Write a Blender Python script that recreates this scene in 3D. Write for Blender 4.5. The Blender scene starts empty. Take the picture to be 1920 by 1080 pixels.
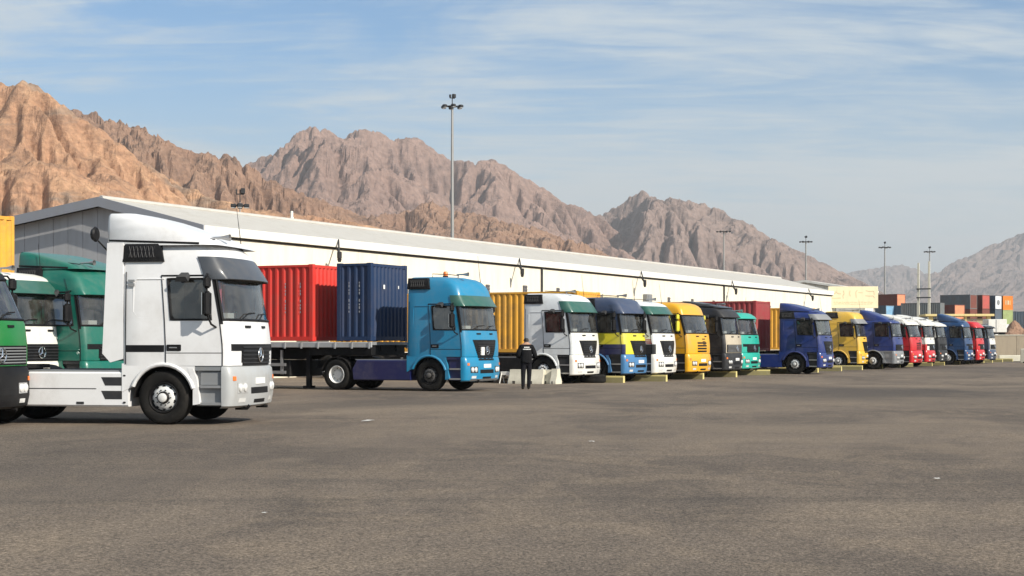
import bpy, math, random
import numpy as np
from mathutils import Vector, Matrix

# ------------------------------------------------------------------ camera, sky, sun, exposure
SC = bpy.context.scene
COL = SC.collection
FPX, CX, HORIZON, EYE = 3000.0, 960.0, 645.0, 1.55     # focal length in photo pixels, principal column, horizon row, eye height
cam = bpy.data.cameras.new('camera')
cam.sensor_width = 36.0
cam.lens = 36.0 * FPX / 1920.0
cam.shift_y = (HORIZON - 540.0) / 1920.0
cam.clip_start = 0.2
cam.clip_end = 60000.0
camo = bpy.data.objects.new('camera', cam)
camo.location = (0, 0, EYE)
camo.rotation_euler = (math.radians(90), 0, 0)
COL.objects.link(camo)
SC.camera = camo

SUN_AZ, SUN_EL = math.radians(130.0), math.radians(33.0)   # azimuth clockwise from +Y
sun_dir = Vector((math.sin(SUN_AZ) * math.cos(SUN_EL), math.cos(SUN_AZ) * math.cos(SUN_EL), math.sin(SUN_EL)))
sl = bpy.data.lights.new('sun', 'SUN')
sl.energy = 5.0
sl.angle = math.radians(0.53)
sl.color = (1.0, 0.93, 0.82)
so = bpy.data.objects.new('sun', sl)
so.rotation_euler = (-sun_dir).to_track_quat('-Z', 'Y').to_euler()
COL.objects.link(so)

SC.view_settings.view_transform = 'Standard'
SC.view_settings.look = 'None'
SC.view_settings.exposure = 0.28
SC.view_settings.gamma = 1.0

W = bpy.data.worlds.new('World')
SC.world = W
W.use_nodes = True
nt = W.node_tree
nt.nodes.clear()
def wn(t, **kw):
    n = nt.nodes.new(t)
    for k, v in kw.items():
        setattr(n, k, v)
    return n
wout = wn('ShaderNodeOutputWorld')
bg = wn('ShaderNodeBackground'); bg.inputs['Strength'].default_value = 0.105
sky = wn('ShaderNodeTexSky', sky_type='NISHITA')
sky.sun_disc = False
sky.sun_elevation = SUN_EL
sky.sun_rotation = SUN_AZ
sky.altitude = 50.0
sky.air_density = 1.0
sky.dust_density = 0.5
sky.ozone_density = 3.0
tc = wn('ShaderNodeTexCoord')
sep = wn('ShaderNodeSeparateXYZ'); nt.links.new(tc.outputs['Generated'], sep.inputs[0])
def wm(op, a, b=None, c=None, clamp=False):
    n = wn('ShaderNodeMath', operation=op); n.use_clamp = clamp
    for k, v in enumerate((a, b, c)):
        if v is None: continue
        if isinstance(v, (int, float)): n.inputs[k].default_value = v
        else: nt.links.new(v, n.inputs[k])
    return n.outputs[0]
zz = wm('MAXIMUM', sep.outputs['Z'], 0.0)
zd = wm('ADD', zz, 0.11)
px_ = wm('DIVIDE', sep.outputs['X'], zd)
py_ = wm('DIVIDE', sep.outputs['Y'], zd)
comb = wn('ShaderNodeCombineXYZ'); nt.links.new(px_, comb.inputs[0]); nt.links.new(py_, comb.inputs[1])
def cloud(scale, stretch, rot, detail, dist, rough, off):
    mp = wn('ShaderNodeMapping'); mp.inputs['Rotation'].default_value = (0, 0, rot)
    mp.inputs['Scale'].default_value = (scale, scale * stretch, 1); mp.inputs['Location'].default_value = off
    nt.links.new(comb.outputs[0], mp.inputs[0])
    no = wn('ShaderNodeTexNoise'); no.inputs['Scale'].default_value = 1.0; no.inputs['Detail'].default_value = detail
    no.inputs['Roughness'].default_value = rough; no.inputs['Distortion'].default_value = dist
    nt.links.new(mp.outputs[0], no.inputs['Vector'])
    return no.outputs['Fac']
c1 = cloud(0.55, 1.15, 0.6, 7, 1.2, 0.52, (3.55, 2.0, 0))
c2 = cloud(1.1, 2.0, 0.75, 9, 1.6, 0.58, (7.95, 4.8, 2))
c3 = cloud(2.4, 4.5, 0.6, 9, 1.2, 0.64, (2.85, 10.2, 5))
cs = wm('ADD', wm('MULTIPLY', c1, 0.50), wm('ADD', wm('MULTIPLY', c2, 0.34), wm('MULTIPLY', c3, 0.20)))
mr = wn('ShaderNodeMapRange', interpolation_type='SMOOTHSTEP')
mr.inputs['From Min'].default_value = 0.40; mr.inputs['From Max'].default_value = 0.59
mr.inputs['To Min'].default_value = 0.06; mr.inputs['To Max'].default_value = 0.86
nt.links.new(cs, mr.inputs['Value'])
# dust veil thickening towards the horizon, all the way round
veil = wn('ShaderNodeMapRange', interpolation_type='SMOOTHSTEP')
veil.inputs['From Min'].default_value = 0.02; veil.inputs['From Max'].default_value = 0.20
veil.inputs['To Min'].default_value = 0.82; veil.inputs['To Max'].default_value = 0.0
nt.links.new(zz, veil.inputs['Value'])
mx = wn('ShaderNodeMix', data_type='RGBA')
nt.links.new(mr.outputs[0], mx.inputs['Factor'])
deep = wn('ShaderNodeMix', data_type='RGBA', blend_type='MULTIPLY'); deep.inputs['Factor'].default_value = 1.0
nt.links.new(sky.outputs[0], deep.inputs['A']); deep.inputs['B'].default_value = (.63, .86, 1.0, 1)
nt.links.new(deep.outputs['Result'], mx.inputs['A'])
mx.inputs['B'].default_value = (5.3, 5.85, 6.15, 1)
mx2 = wn('ShaderNodeMix', data_type='RGBA')
nt.links.new(veil.outputs[0], mx2.inputs['Factor'])
nt.links.new(mx.outputs['Result'], mx2.inputs['A'])
mx2.inputs['B'].default_value = (5.3, 5.6, 5.7, 1)
nt.links.new(mx2.outputs['Result'], bg.inputs['Color'])
nt.links.new(bg.outputs[0], wout.inputs[0])
try:
    W.cycles.sampling_method = 'MANUAL'; W.cycles.sample_map_resolution = 512
except Exception:
    pass
SC.cycles.max_bounces = 6
SC.cycles.transparent_max_bounces = 12
SC.cycles.volume_bounces = 0
SC.cycles.use_denoising = True
random.seed(7)

# ------------------------------------------------------------------ helpers
def at(px, s, z=0.0):
    """world point that stands s photo-pixels per metre away, at photo column px"""
    return Vector(((px - CX) / s, FPX / s, z))

def lin(c):
    return tuple(((v / 255.0) / 12.92 if v / 255.0 <= 0.04045 else ((v / 255.0 + 0.055) / 1.055) ** 2.4) for v in c)

class MB:
    def __init__(self):
        self.v, self.f, self.m = [], [], []
    def add(self, vs, fs, mi=0):
        o = len(self.v)
        self.v += [tuple(p) for p in vs]
        self.f += [tuple(i + o for i in q) for q in fs]
        self.m += [mi] * len(fs)
        return self
    def box(self, x0, x1, y0, y1, z0, z1, mi=0, ch=0.0):
        x0, x1 = min(x0, x1), max(x0, x1); y0, y1 = min(y0, y1), max(y0, y1); z0, z1 = min(z0, z1), max(z0, z1)
        if ch <= 0:
            vs = [(x, y, z) for z in (z0, z1) for y in (y0, y1) for x in (x0, x1)]
            return self.add(vs, [(0, 2, 3, 1), (4, 5, 7, 6), (0, 1, 5, 4), (2, 6, 7, 3), (0, 4, 6, 2), (1, 3, 7, 5)], mi)
        c = min(ch, (x1 - x0) * .45, (y1 - y0) * .45, (z1 - z0) * .45)
        rings = []
        for z, d in ((z0, c), (z0 + c, 0), (z1 - c, 0), (z1, c)):
            a0, a1, b0, b1 = x0 + d, x1 - d, y0 + d, y1 - d
            e = c
            rings.append([(a0 + e, b0, z), (a1 - e, b0, z), (a1, b0 + e, z), (a1, b1 - e, z), (a1 - e, b1, z), (a0 + e, b1, z), (a0, b1 - e, z), (a0, b0 + e, z)])
        return self.loft(rings, mi, True, True)
    def loft(self, rings, mi=0, cap0=False, cap1=False, closed=True):
        n = len(rings[0]); vs = [p for r in rings for p in r]; fs = []
        for k in range(len(rings) - 1):
            for j in range(n if closed else n - 1):
                a, b = k * n + j, k * n + (j + 1) % n
                fs.append((a, b, b + n, a + n))
        if cap0: fs.append(tuple(range(n - 1, -1, -1)))
        if cap1: fs.append(tuple(range((len(rings) - 1) * n, len(rings) * n)))
        return self.add(vs, fs, mi)
    def prism(self, poly, axis, a, b, mi=0):
        """polygon extruded along an axis: axis 'y' takes (x, z), 'x' takes (y, z), 'z' takes (x, y)"""
        def mk(p, t):
            return {'y': (p[0], t, p[1]), 'x': (t, p[0], p[1]), 'z': (p[0], p[1], t)}[axis]
        return self.loft([[mk(p, a) for p in poly], [mk(p, b) for p in poly]], mi, True, True)
    def tube(self, path, r, n=8, mi=0, cap=True):
        path = [Vector(p) for p in path]; rings = []
        rr = r if isinstance(r, (list, tuple)) else [r] * len(path)
        ref = None
        for k, p in enumerate(path):
            d = (path[min(k + 1, len(path) - 1)] - path[max(k - 1, 0)])
            d = d.normalized() if d.length > 1e-9 else Vector((0, 0, 1))
            if ref is None or abs(ref.dot(d)) > .98:
                ref = Vector((0, 0, 1)) if abs(d.z) < .9 else Vector((1, 0, 0))
            u = d.cross(ref).normalized(); w = u.cross(d).normalized(); ref = w
            rings.append([p + (u * math.cos(t) + w * math.sin(t)) * rr[k] for t in [2 * math.pi * q / n for q in range(n)]])
        return self.loft(rings, mi, cap, cap)
    def lathe(self, prof, c=(0, 0, 0), axis='z', n=24, mi=0, cap0=False, cap1=False):
        rings = []
        for r, h in prof:
            ring = []
            for q in range(n):
                t = 2 * math.pi * q / n; a, b = r * math.cos(t), r * math.sin(t)
                if axis == 'z': p = (c[0] + a, c[1] + b, c[2] + h)
                elif axis == 'y': p = (c[0] + a, c[1] + h, c[2] + b)
                else: p = (c[0] + h, c[1] + a, c[2] + b)
                ring.append(p)
            rings.append(ring)
        return self.loft(rings, mi, cap0, cap1)
    def mesh(self, name, mats, smooth=35):
        me = bpy.data.meshes.new(name)
        me.from_pydata(self.v, [], self.f)
        for m in (mats if isinstance(mats, (list, tuple)) else [mats]):
            me.materials.append(m)
        if len(me.materials) > 1:
            me.polygons.foreach_set('material_index', self.m)
        import bmesh
        bm = bmesh.new(); bm.from_mesh(me)
        bmesh.ops.recalc_face_normals(bm, faces=bm.faces)
        bm.to_mesh(me); bm.free()
        if smooth:
            me.polygons.foreach_set('use_smooth', [True] * len(me.polygons))
            me.set_sharp_from_angle(angle=math.radians(smooth))
        me.update()
        return me
    def obj(self, name, mats, parent=None, smooth=35):
        return link(name, self.mesh(name, mats, smooth), parent)

def link(name, data, parent=None, loc=None, rot=None):
    o = bpy.data.objects.new(name, data)
    COL.objects.link(o)
    if parent is not None: o.parent = parent
    if loc is not None: o.location = loc
    if rot is not None: o.rotation_euler = rot
    return o
def tag(o, label=None, cat=None, group=None, kind=None):
    for k, v in (('label', label), ('category', cat), ('group', group), ('kind', kind or ('thing' if cat else None))):
        if v: o[k] = v
    return o
def thing(name, label, cat, loc=(0, 0, 0), rz=0.0, group=None):
    o = link(name, None, None, loc, (0, 0, rz))
    o.empty_display_size = 0.3
    return tag(o, label, cat, group)

# ------------------------------------------------------------------ materials
MATS = {}
def mat_nodes(name):
    m = bpy.data.materials.new(name); m.use_nodes = True
    t = m.node_tree
    return m, t, t.nodes['Principled BSDF']
def nd(t, typ, **kw):
    n = t.nodes.new(typ)
    for k, v in kw.items(): setattr(n, k, v)
    return n
def noise(t, scale, detail=4, rough=.55, vec=None, dist=0):
    n = nd(t, 'ShaderNodeTexNoise'); n.inputs['Scale'].default_value = scale; n.inputs['Detail'].default_value = detail
    n.inputs['Roughness'].default_value = rough; n.inputs['Distortion'].default_value = dist
    if vec is not None: t.links.new(vec, n.inputs['Vector'])
    return n.outputs['Fac']
def ramp(t, fac, stops):
    r = nd(t, 'ShaderNodeValToRGB'); e = r.color_ramp.elements
    while len(e) < len(stops): e.new(.5)
    for k, (p, c) in enumerate(stops):
        e[k].position = p; e[k].color = (c[0], c[1], c[2], 1) if isinstance(c, (tuple, list)) else (c, c, c, 1)
    t.links.new(fac, r.inputs[0])
    return r.outputs['Color']
def mixc(t, fac, a, b, blend='MIX'):
    n = nd(t, 'ShaderNodeMix', data_type='RGBA', blend_type=blend)
    for k, v in (('Factor', fac), ('A', a), ('B', b)):
        if isinstance(v, (int, float)): n.inputs[k].default_value = v
        elif isinstance(v, (tuple, list)): n.inputs[k].default_value = (v[0], v[1], v[2], 1)
        else: t.links.new(v, n.inputs[k])
    return n.outputs['Result']
def bump(t, p, h, strength, dist):
    b = nd(t, 'ShaderNodeBump'); b.inputs['Strength'].default_value = strength; b.inputs['Distance'].default_value = dist
    t.links.new(h, b.inputs['Height']); t.links.new(b.outputs[0], p.inputs['Normal'])
def solid(name, rgb, rough=.6, metal=0.0, wear=.25, dirt=(.30, .25, .19), scale=1.6, coat=0.0, spec=.5):
    """plain surface with blotchy dust that has a shape of its own"""
    if name in MATS: return MATS[name]
    m, t, p = mat_nodes(name)
    tcn = nd(t, 'ShaderNodeTexCoord')
    f1 = noise(t, scale, 6, .62, tcn.outputs['Object'], .4)
    f2 = noise(t, scale * 7, 5, .6, tcn.outputs['Object'])
    a = ramp(t, f1, [(.42, 0.0), (.62, 1.0)])
    k = mixc(t, 1.0, a, ramp(t, f2, [(.3, .25), (.7, 1.0)]), 'MULTIPLY')
    fac = mixc(t, 1.0, k, (wear, wear, wear), 'MULTIPLY')
    col = mixc(t, fac, rgb, dirt)
    t.links.new(col, p.inputs['Base Color'])
    p.inputs['Roughness'].default_value = rough; p.inputs['Metallic'].default_value = metal
    p.inputs['Coat Weight'].default_value = coat; p.inputs['Coat Roughness'].default_value = .12
    p.inputs['Specular IOR Level'].default_value = spec
    rr = mixc(t, fac, (rough, rough, rough), (.85, .85, .85))
    t.links.new(rr, p.inputs['Roughness'])
    MATS[name] = m
    return m
def paint(name, c, k=1.0, wear=.42):
    r = lin(c); wear = wear if sum(c) > 400 else min(wear, .16); k = k if sum(c) > 640 else k * 1.25
    return solid('paint_' + name, tuple(min(.72, v * k) for v in r), .38, 0, wear, (.27, .23, .18), 1.1, .25, .45)
def glass(name, tint, refl=1.0):
    if name in MATS: return MATS[name]
    m = bpy.data.materials.new(name); m.use_nodes = True
    t = m.node_tree; t.nodes.clear()
    o = nd(t, 'ShaderNodeOutputMaterial'); tr = nd(t, 'ShaderNodeBsdfTransparent'); tr.inputs[0].default_value = (*tint, 1)
    gl = nd(t, 'ShaderNodeBsdfGlossy'); gl.inputs['Roughness'].default_value = .04; gl.inputs['Color'].default_value = (.9, .95, 1, 1)
    fr = nd(t, 'ShaderNodeFresnel'); fr.inputs['IOR'].default_value = 1.75
    df = nd(t, 'ShaderNodeBsdfDiffuse'); df.inputs['Color'].default_value = (.35, .33, .29, 1)
    tcn = nd(t, 'ShaderNodeTexCoord')
    dirt = ramp(t, noise(t, 2.2, 6, .6, tcn.outputs['Object'], .5), [(.35, .03), (.8, .22)])
    m1 = nd(t, 'ShaderNodeMixShader'); t.links.new(dirt, m1.inputs[0]); t.links.new(tr.outputs[0], m1.inputs[1]); t.links.new(df.outputs[0], m1.inputs[2])
    m2 = nd(t, 'ShaderNodeMixShader'); t.links.new(fr.outputs[0], m2.inputs[0]); t.links.new(m1.outputs[0], m2.inputs[1]); t.links.new(gl.outputs[0], m2.inputs[2])
    t.links.new(m2.outputs[0], o.inputs[0])
    MATS[name] = m
    return m
BLACK = solid('black_plastic', (.008, .008, .009), .5, 0, .06, (.16, .14, .12), 2.0, 0, .18)
DARKGREY = solid('dark_grey_plastic', (.026, .027, .030), .5, 0, .12, (.2, .18, .15), 2.0, 0, .25)
MIDGREY = solid('grey_plastic', (.20, .21, .22), .5, 0, .3, (.25, .22, .18), 2.0)
RUBBER = solid('tyre_rubber', (.011, .0105, .010), .85, 0, .16, (.13, .115, .095), 3.0, 0, .15)
STEEL = solid('dull_steel', (.42, .42, .42), .42, .75, .35, (.2, .17, .14), 3.0)
CHROME = solid('chrome', (.78, .79, .8), .16, 1.0, .1, (.3, .28, .25), 2.0)
RIMGREY = solid('rim_silver', (.70, .70, .68), .4, .1, .2, (.16, .13, .11), 4.0)
RIMDARK = solid('rim_dark', (.07, .07, .07), .6, .2, .4, (.2, .17, .14), 4.0)
CHASSIS = solid('chassis_black', (.008, .008, .009), .65, 0, .10, (.14, .12, .1), 2.0, 0, .15)
LAMP = solid('lamp_lens', (.8, .8, .78), .12, .3, .15, (.4, .37, .32), 4.0)
AMBER = solid('amber_lens', (.75, .17, .02), .25, 0, .1)
PLATE = solid('number_plate_white', (.75, .75, .72), .45, 0, .2)
SEAT = solid('seat_fabric', (.16, .16, .18), .9, 0, .2)
TRIM = solid('cab_trim', (.30, .29, .28), .8, 0, .2)
CURT = solid('red_curtain', (.28, .045, .05), .9, 0, .2)
WSGLASS = glass('windscreen_glass', (.92, .98, .97))
SIDEGLASS = glass('side_glass', (.09, .10, .11))
# ------------------------------------------------------------------ ground
def ground_material():
    m, t, p = mat_nodes('desert_ground')
    g = nd(t, 'ShaderNodeNewGeometry')
    c = ramp(t, noise(t, .004, 8, .6, g.outputs['Position']), [(.3, (.27, .21, .16)), (.7, (.36, .29, .23))])
    t.links.new(c, p.inputs['Base Color']); p.inputs['Roughness'].default_value = .95
    return m
def asphalt_material():
    m, t, p = mat_nodes('worn_asphalt')
    g = nd(t, 'ShaderNodeNewGeometry'); P = g.outputs['Position']
    mp = nd(t, 'ShaderNodeMapping'); mp.inputs['Rotation'].default_value = (0, 0, math.radians(-35)); mp.inputs['Scale'].default_value = (1.0, .55, 1)
    t.links.new(P, mp.inputs[0]); S = mp.outputs[0]
    fine = noise(t, 42, 3, .7, P)                      # stone chippings
    grit = noise(t, 13, 5, .7, P)
    big = noise(t, .16, 6, .6, S, .8)                  # tyre-polished and dusty patches
    mid = noise(t, .75, 6, .62, S, 1.2)
    huge = noise(t, .045, 4, .55, S, .6)
    base = ramp(t, big, [(.38, (0.099, 0.079, 0.062)), (.5, (0.140, 0.111, 0.085)), (.62, (0.180, 0.142, 0.104))])
    base = mixc(t, ramp(t, mid, [(.46, 0.0), (.62, .6)]), base, (0.187, 0.145, 0.104))
    base = mixc(t, ramp(t, huge, [(.46, 0.0), (.58, .8)]), base, (0.069, 0.057, 0.048))
    # oil drips and tyre scuffs
    spots = noise(t, .42, 5, .65, S, .6)
    base = mixc(t, ramp(t, spots, [(.585, 0.0), (.68, .42)]), base, (0.052, 0.043, 0.036))
    mp2 = nd(t, 'ShaderNodeMapping'); mp2.inputs['Rotation'].default_value = (0, 0, math.radians(24)); mp2.inputs['Scale'].default_value = (.07, .9, 1)
    t.links.new(P, mp2.inputs[0])
    scuff = noise(t, 1.0, 5, .6, mp2.outputs[0], .7)
    base = mixc(t, ramp(t, scuff, [(.55, 0.0), (.68, .32)]), base, (0.063, 0.053, 0.043))
    stone = ramp(t, fine, [(.34, .2), (.5, 1.0), (.66, 2.0)])
    base = mixc(t, .8, base, mixc(t, 1.0, base, stone, 'MULTIPLY'))
    base = mixc(t, .6, base, mixc(t, 1.0, base, ramp(t, grit, [(.32, .6), (.68, 1.4)]), 'MULTIPLY'))
    t.links.new(base, p.inputs['Base Color'])
    p.inputs['Roughness'].default_value = .88
    p.inputs['Specular IOR Level'].default_value = .3
    h = mixc(t, .4, fine, grit)
    bump(t, p, h, .9, .03)
    return m
mb = MB(); mb.add([(-22000, -400, 0), (22000, -400, 0), (22000, 30000, 0), (-22000, 30000, 0)], [(0, 1, 2, 3)])
tag(mb.obj('ground', ground_material(), None, 0), kind='structure')
# the yard: one sheet, gently uneven so that light rolls over it
nx, ny = 90, 90
vs = []
for j in range(ny + 1):
    y = -30 + 420 * (j / ny) ** 1.7
    for i in range(nx + 1):
        x = (-1 + 2 * i / nx); x = 150 * x * abs(x) ** .35 + 10
        z = .05 + .012 * math.sin(x * .33 + 1.3) * math.sin(y * .21) + .010 * math.sin(x * .11 - y * .17)
        if y > 28: z = .05
        vs.append((x, y, z - .05 + .02))
fs = [(j * (nx + 1) + i, j * (nx + 1) + i + 1, (j + 1) * (nx + 1) + i + 1, (j + 1) * (nx + 1) + i) for j in range(ny) for i in range(nx)]
mb = MB(); mb.add(vs, fs)
tag(mb.obj('asphalt_yard', asphalt_material(), None, 180), kind='structure')
GZ = .02

# ------------------------------------------------------------------ mountains: eroded height fields at their own distances
def perlin(x, y, seed):
    xi = np.floor(x).astype(np.int64); yi = np.floor(y).astype(np.int64)
    xf, yf = x - xi, y - yi
    def grad(ix, iy):
        h = (ix * 374761393 + iy * 668265263 + seed * 974634777) & 0xFFFFFFFF
        h = ((h ^ (h >> 13)) * 1274126177) & 0xFFFFFFFF
        a = ((h ^ (h >> 16)) & 0xFFFF) / 65536.0 * 2 * np.pi
        return np.cos(a), np.sin(a)
    u = xf * xf * xf * (xf * (xf * 6 - 15) + 10); v = yf * yf * yf * (yf * (yf * 6 - 15) + 10)
    out = 0
    for dx in (0, 1):
        for dy in (0, 1):
            gx, gy = grad(xi + dx, yi + dy)
            d = gx * (xf - dx) + gy * (yf - dy)
            out = out + d * (u if dx else 1 - u) * (v if dy else 1 - v)
    return out * 1.5
def fbm(x, y, seed, octs=6, gain=.5, ridged=False):
    s, a, f, tot = 0, 1.0, 1.0, 0
    for k in range(octs):
        n = perlin(x * f + 13.7 * k, y * f - 7.3 * k, seed + k)
        s = s + a * ((1 - 2 * np.abs(n)) if ridged else n); tot += a
        a *= gain; f *= 2.03
    return s / tot
def erode(h, dx, iters, K, up):
    ny, nx = h.shape; n = nx * ny
    idx = np.arange(n).reshape(ny, nx)
    offs = [(-1, -1), (-1, 0), (-1, 1), (0, -1), (0, 1), (1, -1), (1, 0), (1, 1)]
    fixed = np.zeros((ny, nx), bool); fixed[0] = True; fixed[-1] = True
    fx = fixed.ravel().tolist()
    for it in range(iters):
        best = np.zeros((ny, nx)); rec = idx.copy(); dist = np.ones((ny, nx)) * dx
        for oy, ox in offs:
            hs = np.full((ny, nx), 1e9); ri = idx.copy()
            ys, ye = max(0, -oy), ny - max(0, oy); xs, xe = max(0, -ox), nx - max(0, ox)
            hs[ys:ye, xs:xe] = h[ys + oy:ye + oy, xs + ox:xe + ox]; ri[ys:ye, xs:xe] = idx[ys + oy:ye + oy, xs + ox:xe + ox]
            d = dx * math.hypot(ox, oy); sl_ = (h - hs) / d
            b = sl_ > best
            best = np.where(b, sl_, best); rec = np.where(b, ri, rec); dist = np.where(b, d, dist)
        order = np.argsort(-h.ravel()).tolist(); r = rec.ravel().tolist()
        A = [dx * dx] * n
        for i in order:
            if r[i] != i: A[r[i]] += A[i]
        F = (K * np.sqrt(np.array(A)) / dist.ravel()).tolist()
        hh = (h + up).ravel().tolist(); h0 = h.ravel().tolist()
        for i in reversed(order):
            if fx[i]: hh[i] = h0[i]
            elif r[i] != i: hh[i] = (hh[i] + F[i] * hh[r[i]]) / (1 + F[i])
        h = np.array(hh).reshape(ny, nx)
        # talus creep keeps slopes believable
        c = h.copy(); c[1:-1, 1:-1] = (h[:-2, 1:-1] + h[2:, 1:-1] + h[1:-1, :-2] + h[1:-1, 2:]) / 4
        h = h * .975 + c * .025
    return h
def upsample(h, k):
    ny, nx = h.shape
    yy = np.linspace(0, ny - 1, (ny - 1) * k + 1); xx = np.linspace(0, nx - 1, (nx - 1) * k + 1)
    y0 = np.minimum(yy.astype(int), ny - 2); x0 = np.minimum(xx.astype(int), nx - 2)
    fy = (yy - y0)[:, None]; fx_ = (xx - x0)[None]
    return (h[y0][:, x0] * (1 - fy) * (1 - fx_) + h[y0 + 1][:, x0] * fy * (1 - fx_) + h[y0][:, x0 + 1] * (1 - fy) * fx_ + h[y0 + 1][:, x0 + 1] * fy * fx_)
def rock_material(name, sand, rock, dark, scale, vein=None):
    m, t, p = mat_nodes(name)
    g = nd(t, 'ShaderNodeNewGeometry'); P = g.outputs['Position']
    sp = nd(t, 'ShaderNodeSeparateXYZ'); t.links.new(g.outputs['Normal'], sp.inputs[0])
    n1 = noise(t, scale, 8, .62, P, .8); n2 = noise(t, scale * 6, 8, .65, P, .5); n3 = noise(t, scale * 30, 5, .65, P)
    mpv = nd(t, 'ShaderNodeMapping'); mpv.inputs['Rotation'].default_value = (.7, .75, .3); mpv.inputs['Scale'].default_value = (1, 1, 4)
    t.links.new(P, mpv.inputs[0]); n4 = noise(t, scale * 2.2, 6, .6, mpv.outputs[0], 1.0)
    c = mixc(t, ramp(t, n1, [(.36, 0.0), (.64, 1.0)]), rock, sand)
    c = mixc(t, ramp(t, n4, [(.50, 0.0), (.66, .7)]), c, dark)
    steep = ramp(t, sp.outputs['Z'], [(.45, 1.0), (.82, 0.0)])      # bare rock stands steep, scree lies flat
    c = mixc(t, mixc(t, 1.0, steep, (.55, .55, .55), 'MULTIPLY'), c, rock)
    c = mixc(t, ramp(t, n2, [(.52, 0.0), (.72, .55)]), c, dark)
    if vein: c = mixc(t, ramp(t, noise(t, scale * .8, 5, .55, mpv.outputs[0], 1.6), [(.57, 0.0), (.63, .6)]), c, vein)
    c = mixc(t, 1.0, c, ramp(t, n3, [(.35, .75), (.65, 1.2)]), 'MULTIPLY')
    t.links.new(c, p.inputs['Base Color']); p.inputs['Roughness'].default_value = .95; p.inputs['Specular IOR Level'].default_value = .15
    bump(t, p, mixc(t, .5, n2, n3), .7, 2.4 / (scale * 60))
    return m
def gauss(a, k):
    w = np.exp(-.5 * (np.arange(-3 * k, 3 * k + 1) / k) ** 2); w /= w.sum()
    return np.convolve(np.pad(a, 3 * k, mode='edge'), w, 'valid')
def resample(h, ry, rx):
    ny, nx = h.shape
    def cub(n, r):
        r = np.clip(r, 0, n - 1); i = np.minimum(r.astype(int), n - 2); f = r - i
        idx = [np.clip(i + k, 0, n - 1) for k in (-1, 0, 1, 2)]
        w = [(-f + 2 * f ** 2 - f ** 3) / 2, (2 - 5 * f ** 2 + 3 * f ** 3) / 2, (f + 4 * f ** 2 - 3 * f ** 3) / 2, (-f ** 2 + f ** 3) / 2]
        return idx, w
    iy, wy = cub(ny, ry); ix, wx = cub(nx, rx)
    t = sum(h[iy[k]] * wy[k][:, None] for k in range(4))
    return sum(t[:, ix[k]] * wx[k][None] for k in range(4))
def range_of_hills(name, label, sky, y0, yc, y1, ncol, nrow, seed, mat, K=.9, rough=.30, fine=.05, sm=9, front=1.0, iters=22, crag=0.0, wob=.12, cells=26000, up=.012):
    x_a, x_b = sky[0][0], sky[-1][0]
    wid = (x_b - x_a) / FPX * (y0 + y1) / 2; dep = y1 - y0
    d = math.sqrt(wid * dep / cells); nxe, nye = int(wid / d) + 1, int(dep / d) + 1
    cxs = np.linspace(x_a, x_b, nxe)
    SX, SY = [q[0] for q in sky], [q[1] for q in sky]
    prof = gauss(np.interp(cxs, SX, SY), max(1, nxe // 60))
    ang = np.maximum((HORIZON - prof) / FPX, .002)
    T = (cxs - CX) / FPX
    v = np.linspace(0, 1, nye); Y = y0 + dep * v; vc = (yc - y0) / dep
    X = T[None] * Y[:, None]; YY = np.repeat(Y[:, None], nxe, 1)
    crest = ang[None] * yc + EYE
    lam = dep * .30
    vw = v[:, None] + wob * fbm(X / lam * .8, YY / lam * .8, seed + 50, 3)
    shape = np.where(vw < vc, np.clip(vw / vc, 0, 1) ** front, np.clip((1 - vw) / (1 - vc), 0, 1))
    h = crest * shape
    h = h * (1 + rough * fbm(X / lam, YY / lam, seed, 6, .5) + rough * .6 * (fbm(X / lam * 1.3, YY / lam * 1.3, seed + 9, 5, .5, True) - .4))
    h = np.maximum(h, 0) + .5
    h = erode(h, d, iters, K * .05, crest.mean() * up * np.clip(shape, 0, 1) ** .8)
    # final mesh: fine columns, rows crowded on the side that can be seen
    cx2 = np.linspace(x_a, x_b, ncol + 1); T = (cx2 - CX) / FPX
    nf = int(nrow * .84); v2 = np.concatenate([np.linspace(0, min(.98, vc + .08), nf), np.linspace(min(.98, vc + .08), 1, nrow - nf + 1)[1:]])
    Y = y0 + dep * v2
    h = resample(h, v2 * (nye - 1), (cx2 - x_a) / (x_b - x_a) * (nxe - 1))
    X = T[None] * Y[:, None]; YY = np.repeat(Y[:, None], ncol + 1, 1)
    top = h.max(); wgt = np.clip(h / top * 1.6 + .1, 0, 1)
    wx = fbm(X / lam * 4, YY / lam * 4, seed + 77, 4)
    h = h + top * fine * wgt * (fbm(X / lam * 5 + wx * .5, YY / lam * 5 + wx * .3, seed + 20, 9, .64, True) - .3)
    if crag:
        q = fbm(X / lam * 3.5 + wx * .6, YY / lam * 3.5 - wx * .6, seed + 31, 7, .55, True)
        h = h + top * crag * np.clip((h / top - .30) * 2, 0, 1) * np.sign(q) * np.abs(q) ** .7
    tgt = np.maximum((HORIZON - np.interp(cx2, SX, SY)) / FPX, .002)
    for sm_ in (sm, sm):
        cur = ((h - EYE) / YY).max(0)
        h = h * gauss(np.clip(tgt / np.maximum(cur, 1e-4), .2, 5), sm_)[None]
    edge = np.minimum(v2 * 14, 1)[:, None]
    h = h * edge - 1.0 * (1 - edge)
    ny_, nx_ = h.shape
    me = bpy.data.meshes.new(name)
    co = np.stack([X, YY, h], -1).reshape(-1, 3)
    idx = np.arange(nx_ * ny_).reshape(ny_, nx_)
    quads = np.stack([idx[:-1, :-1], idx[:-1, 1:], idx[1:, 1:], idx[1:, :-1]], -1).reshape(-1, 4)
    me.from_pydata(co.tolist(), [], quads.tolist())
    me.materials.append(mat)
    me.update()
    o = link(name, me)
    return tag(o, label, 'mountain', None, 'structure')

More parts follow.
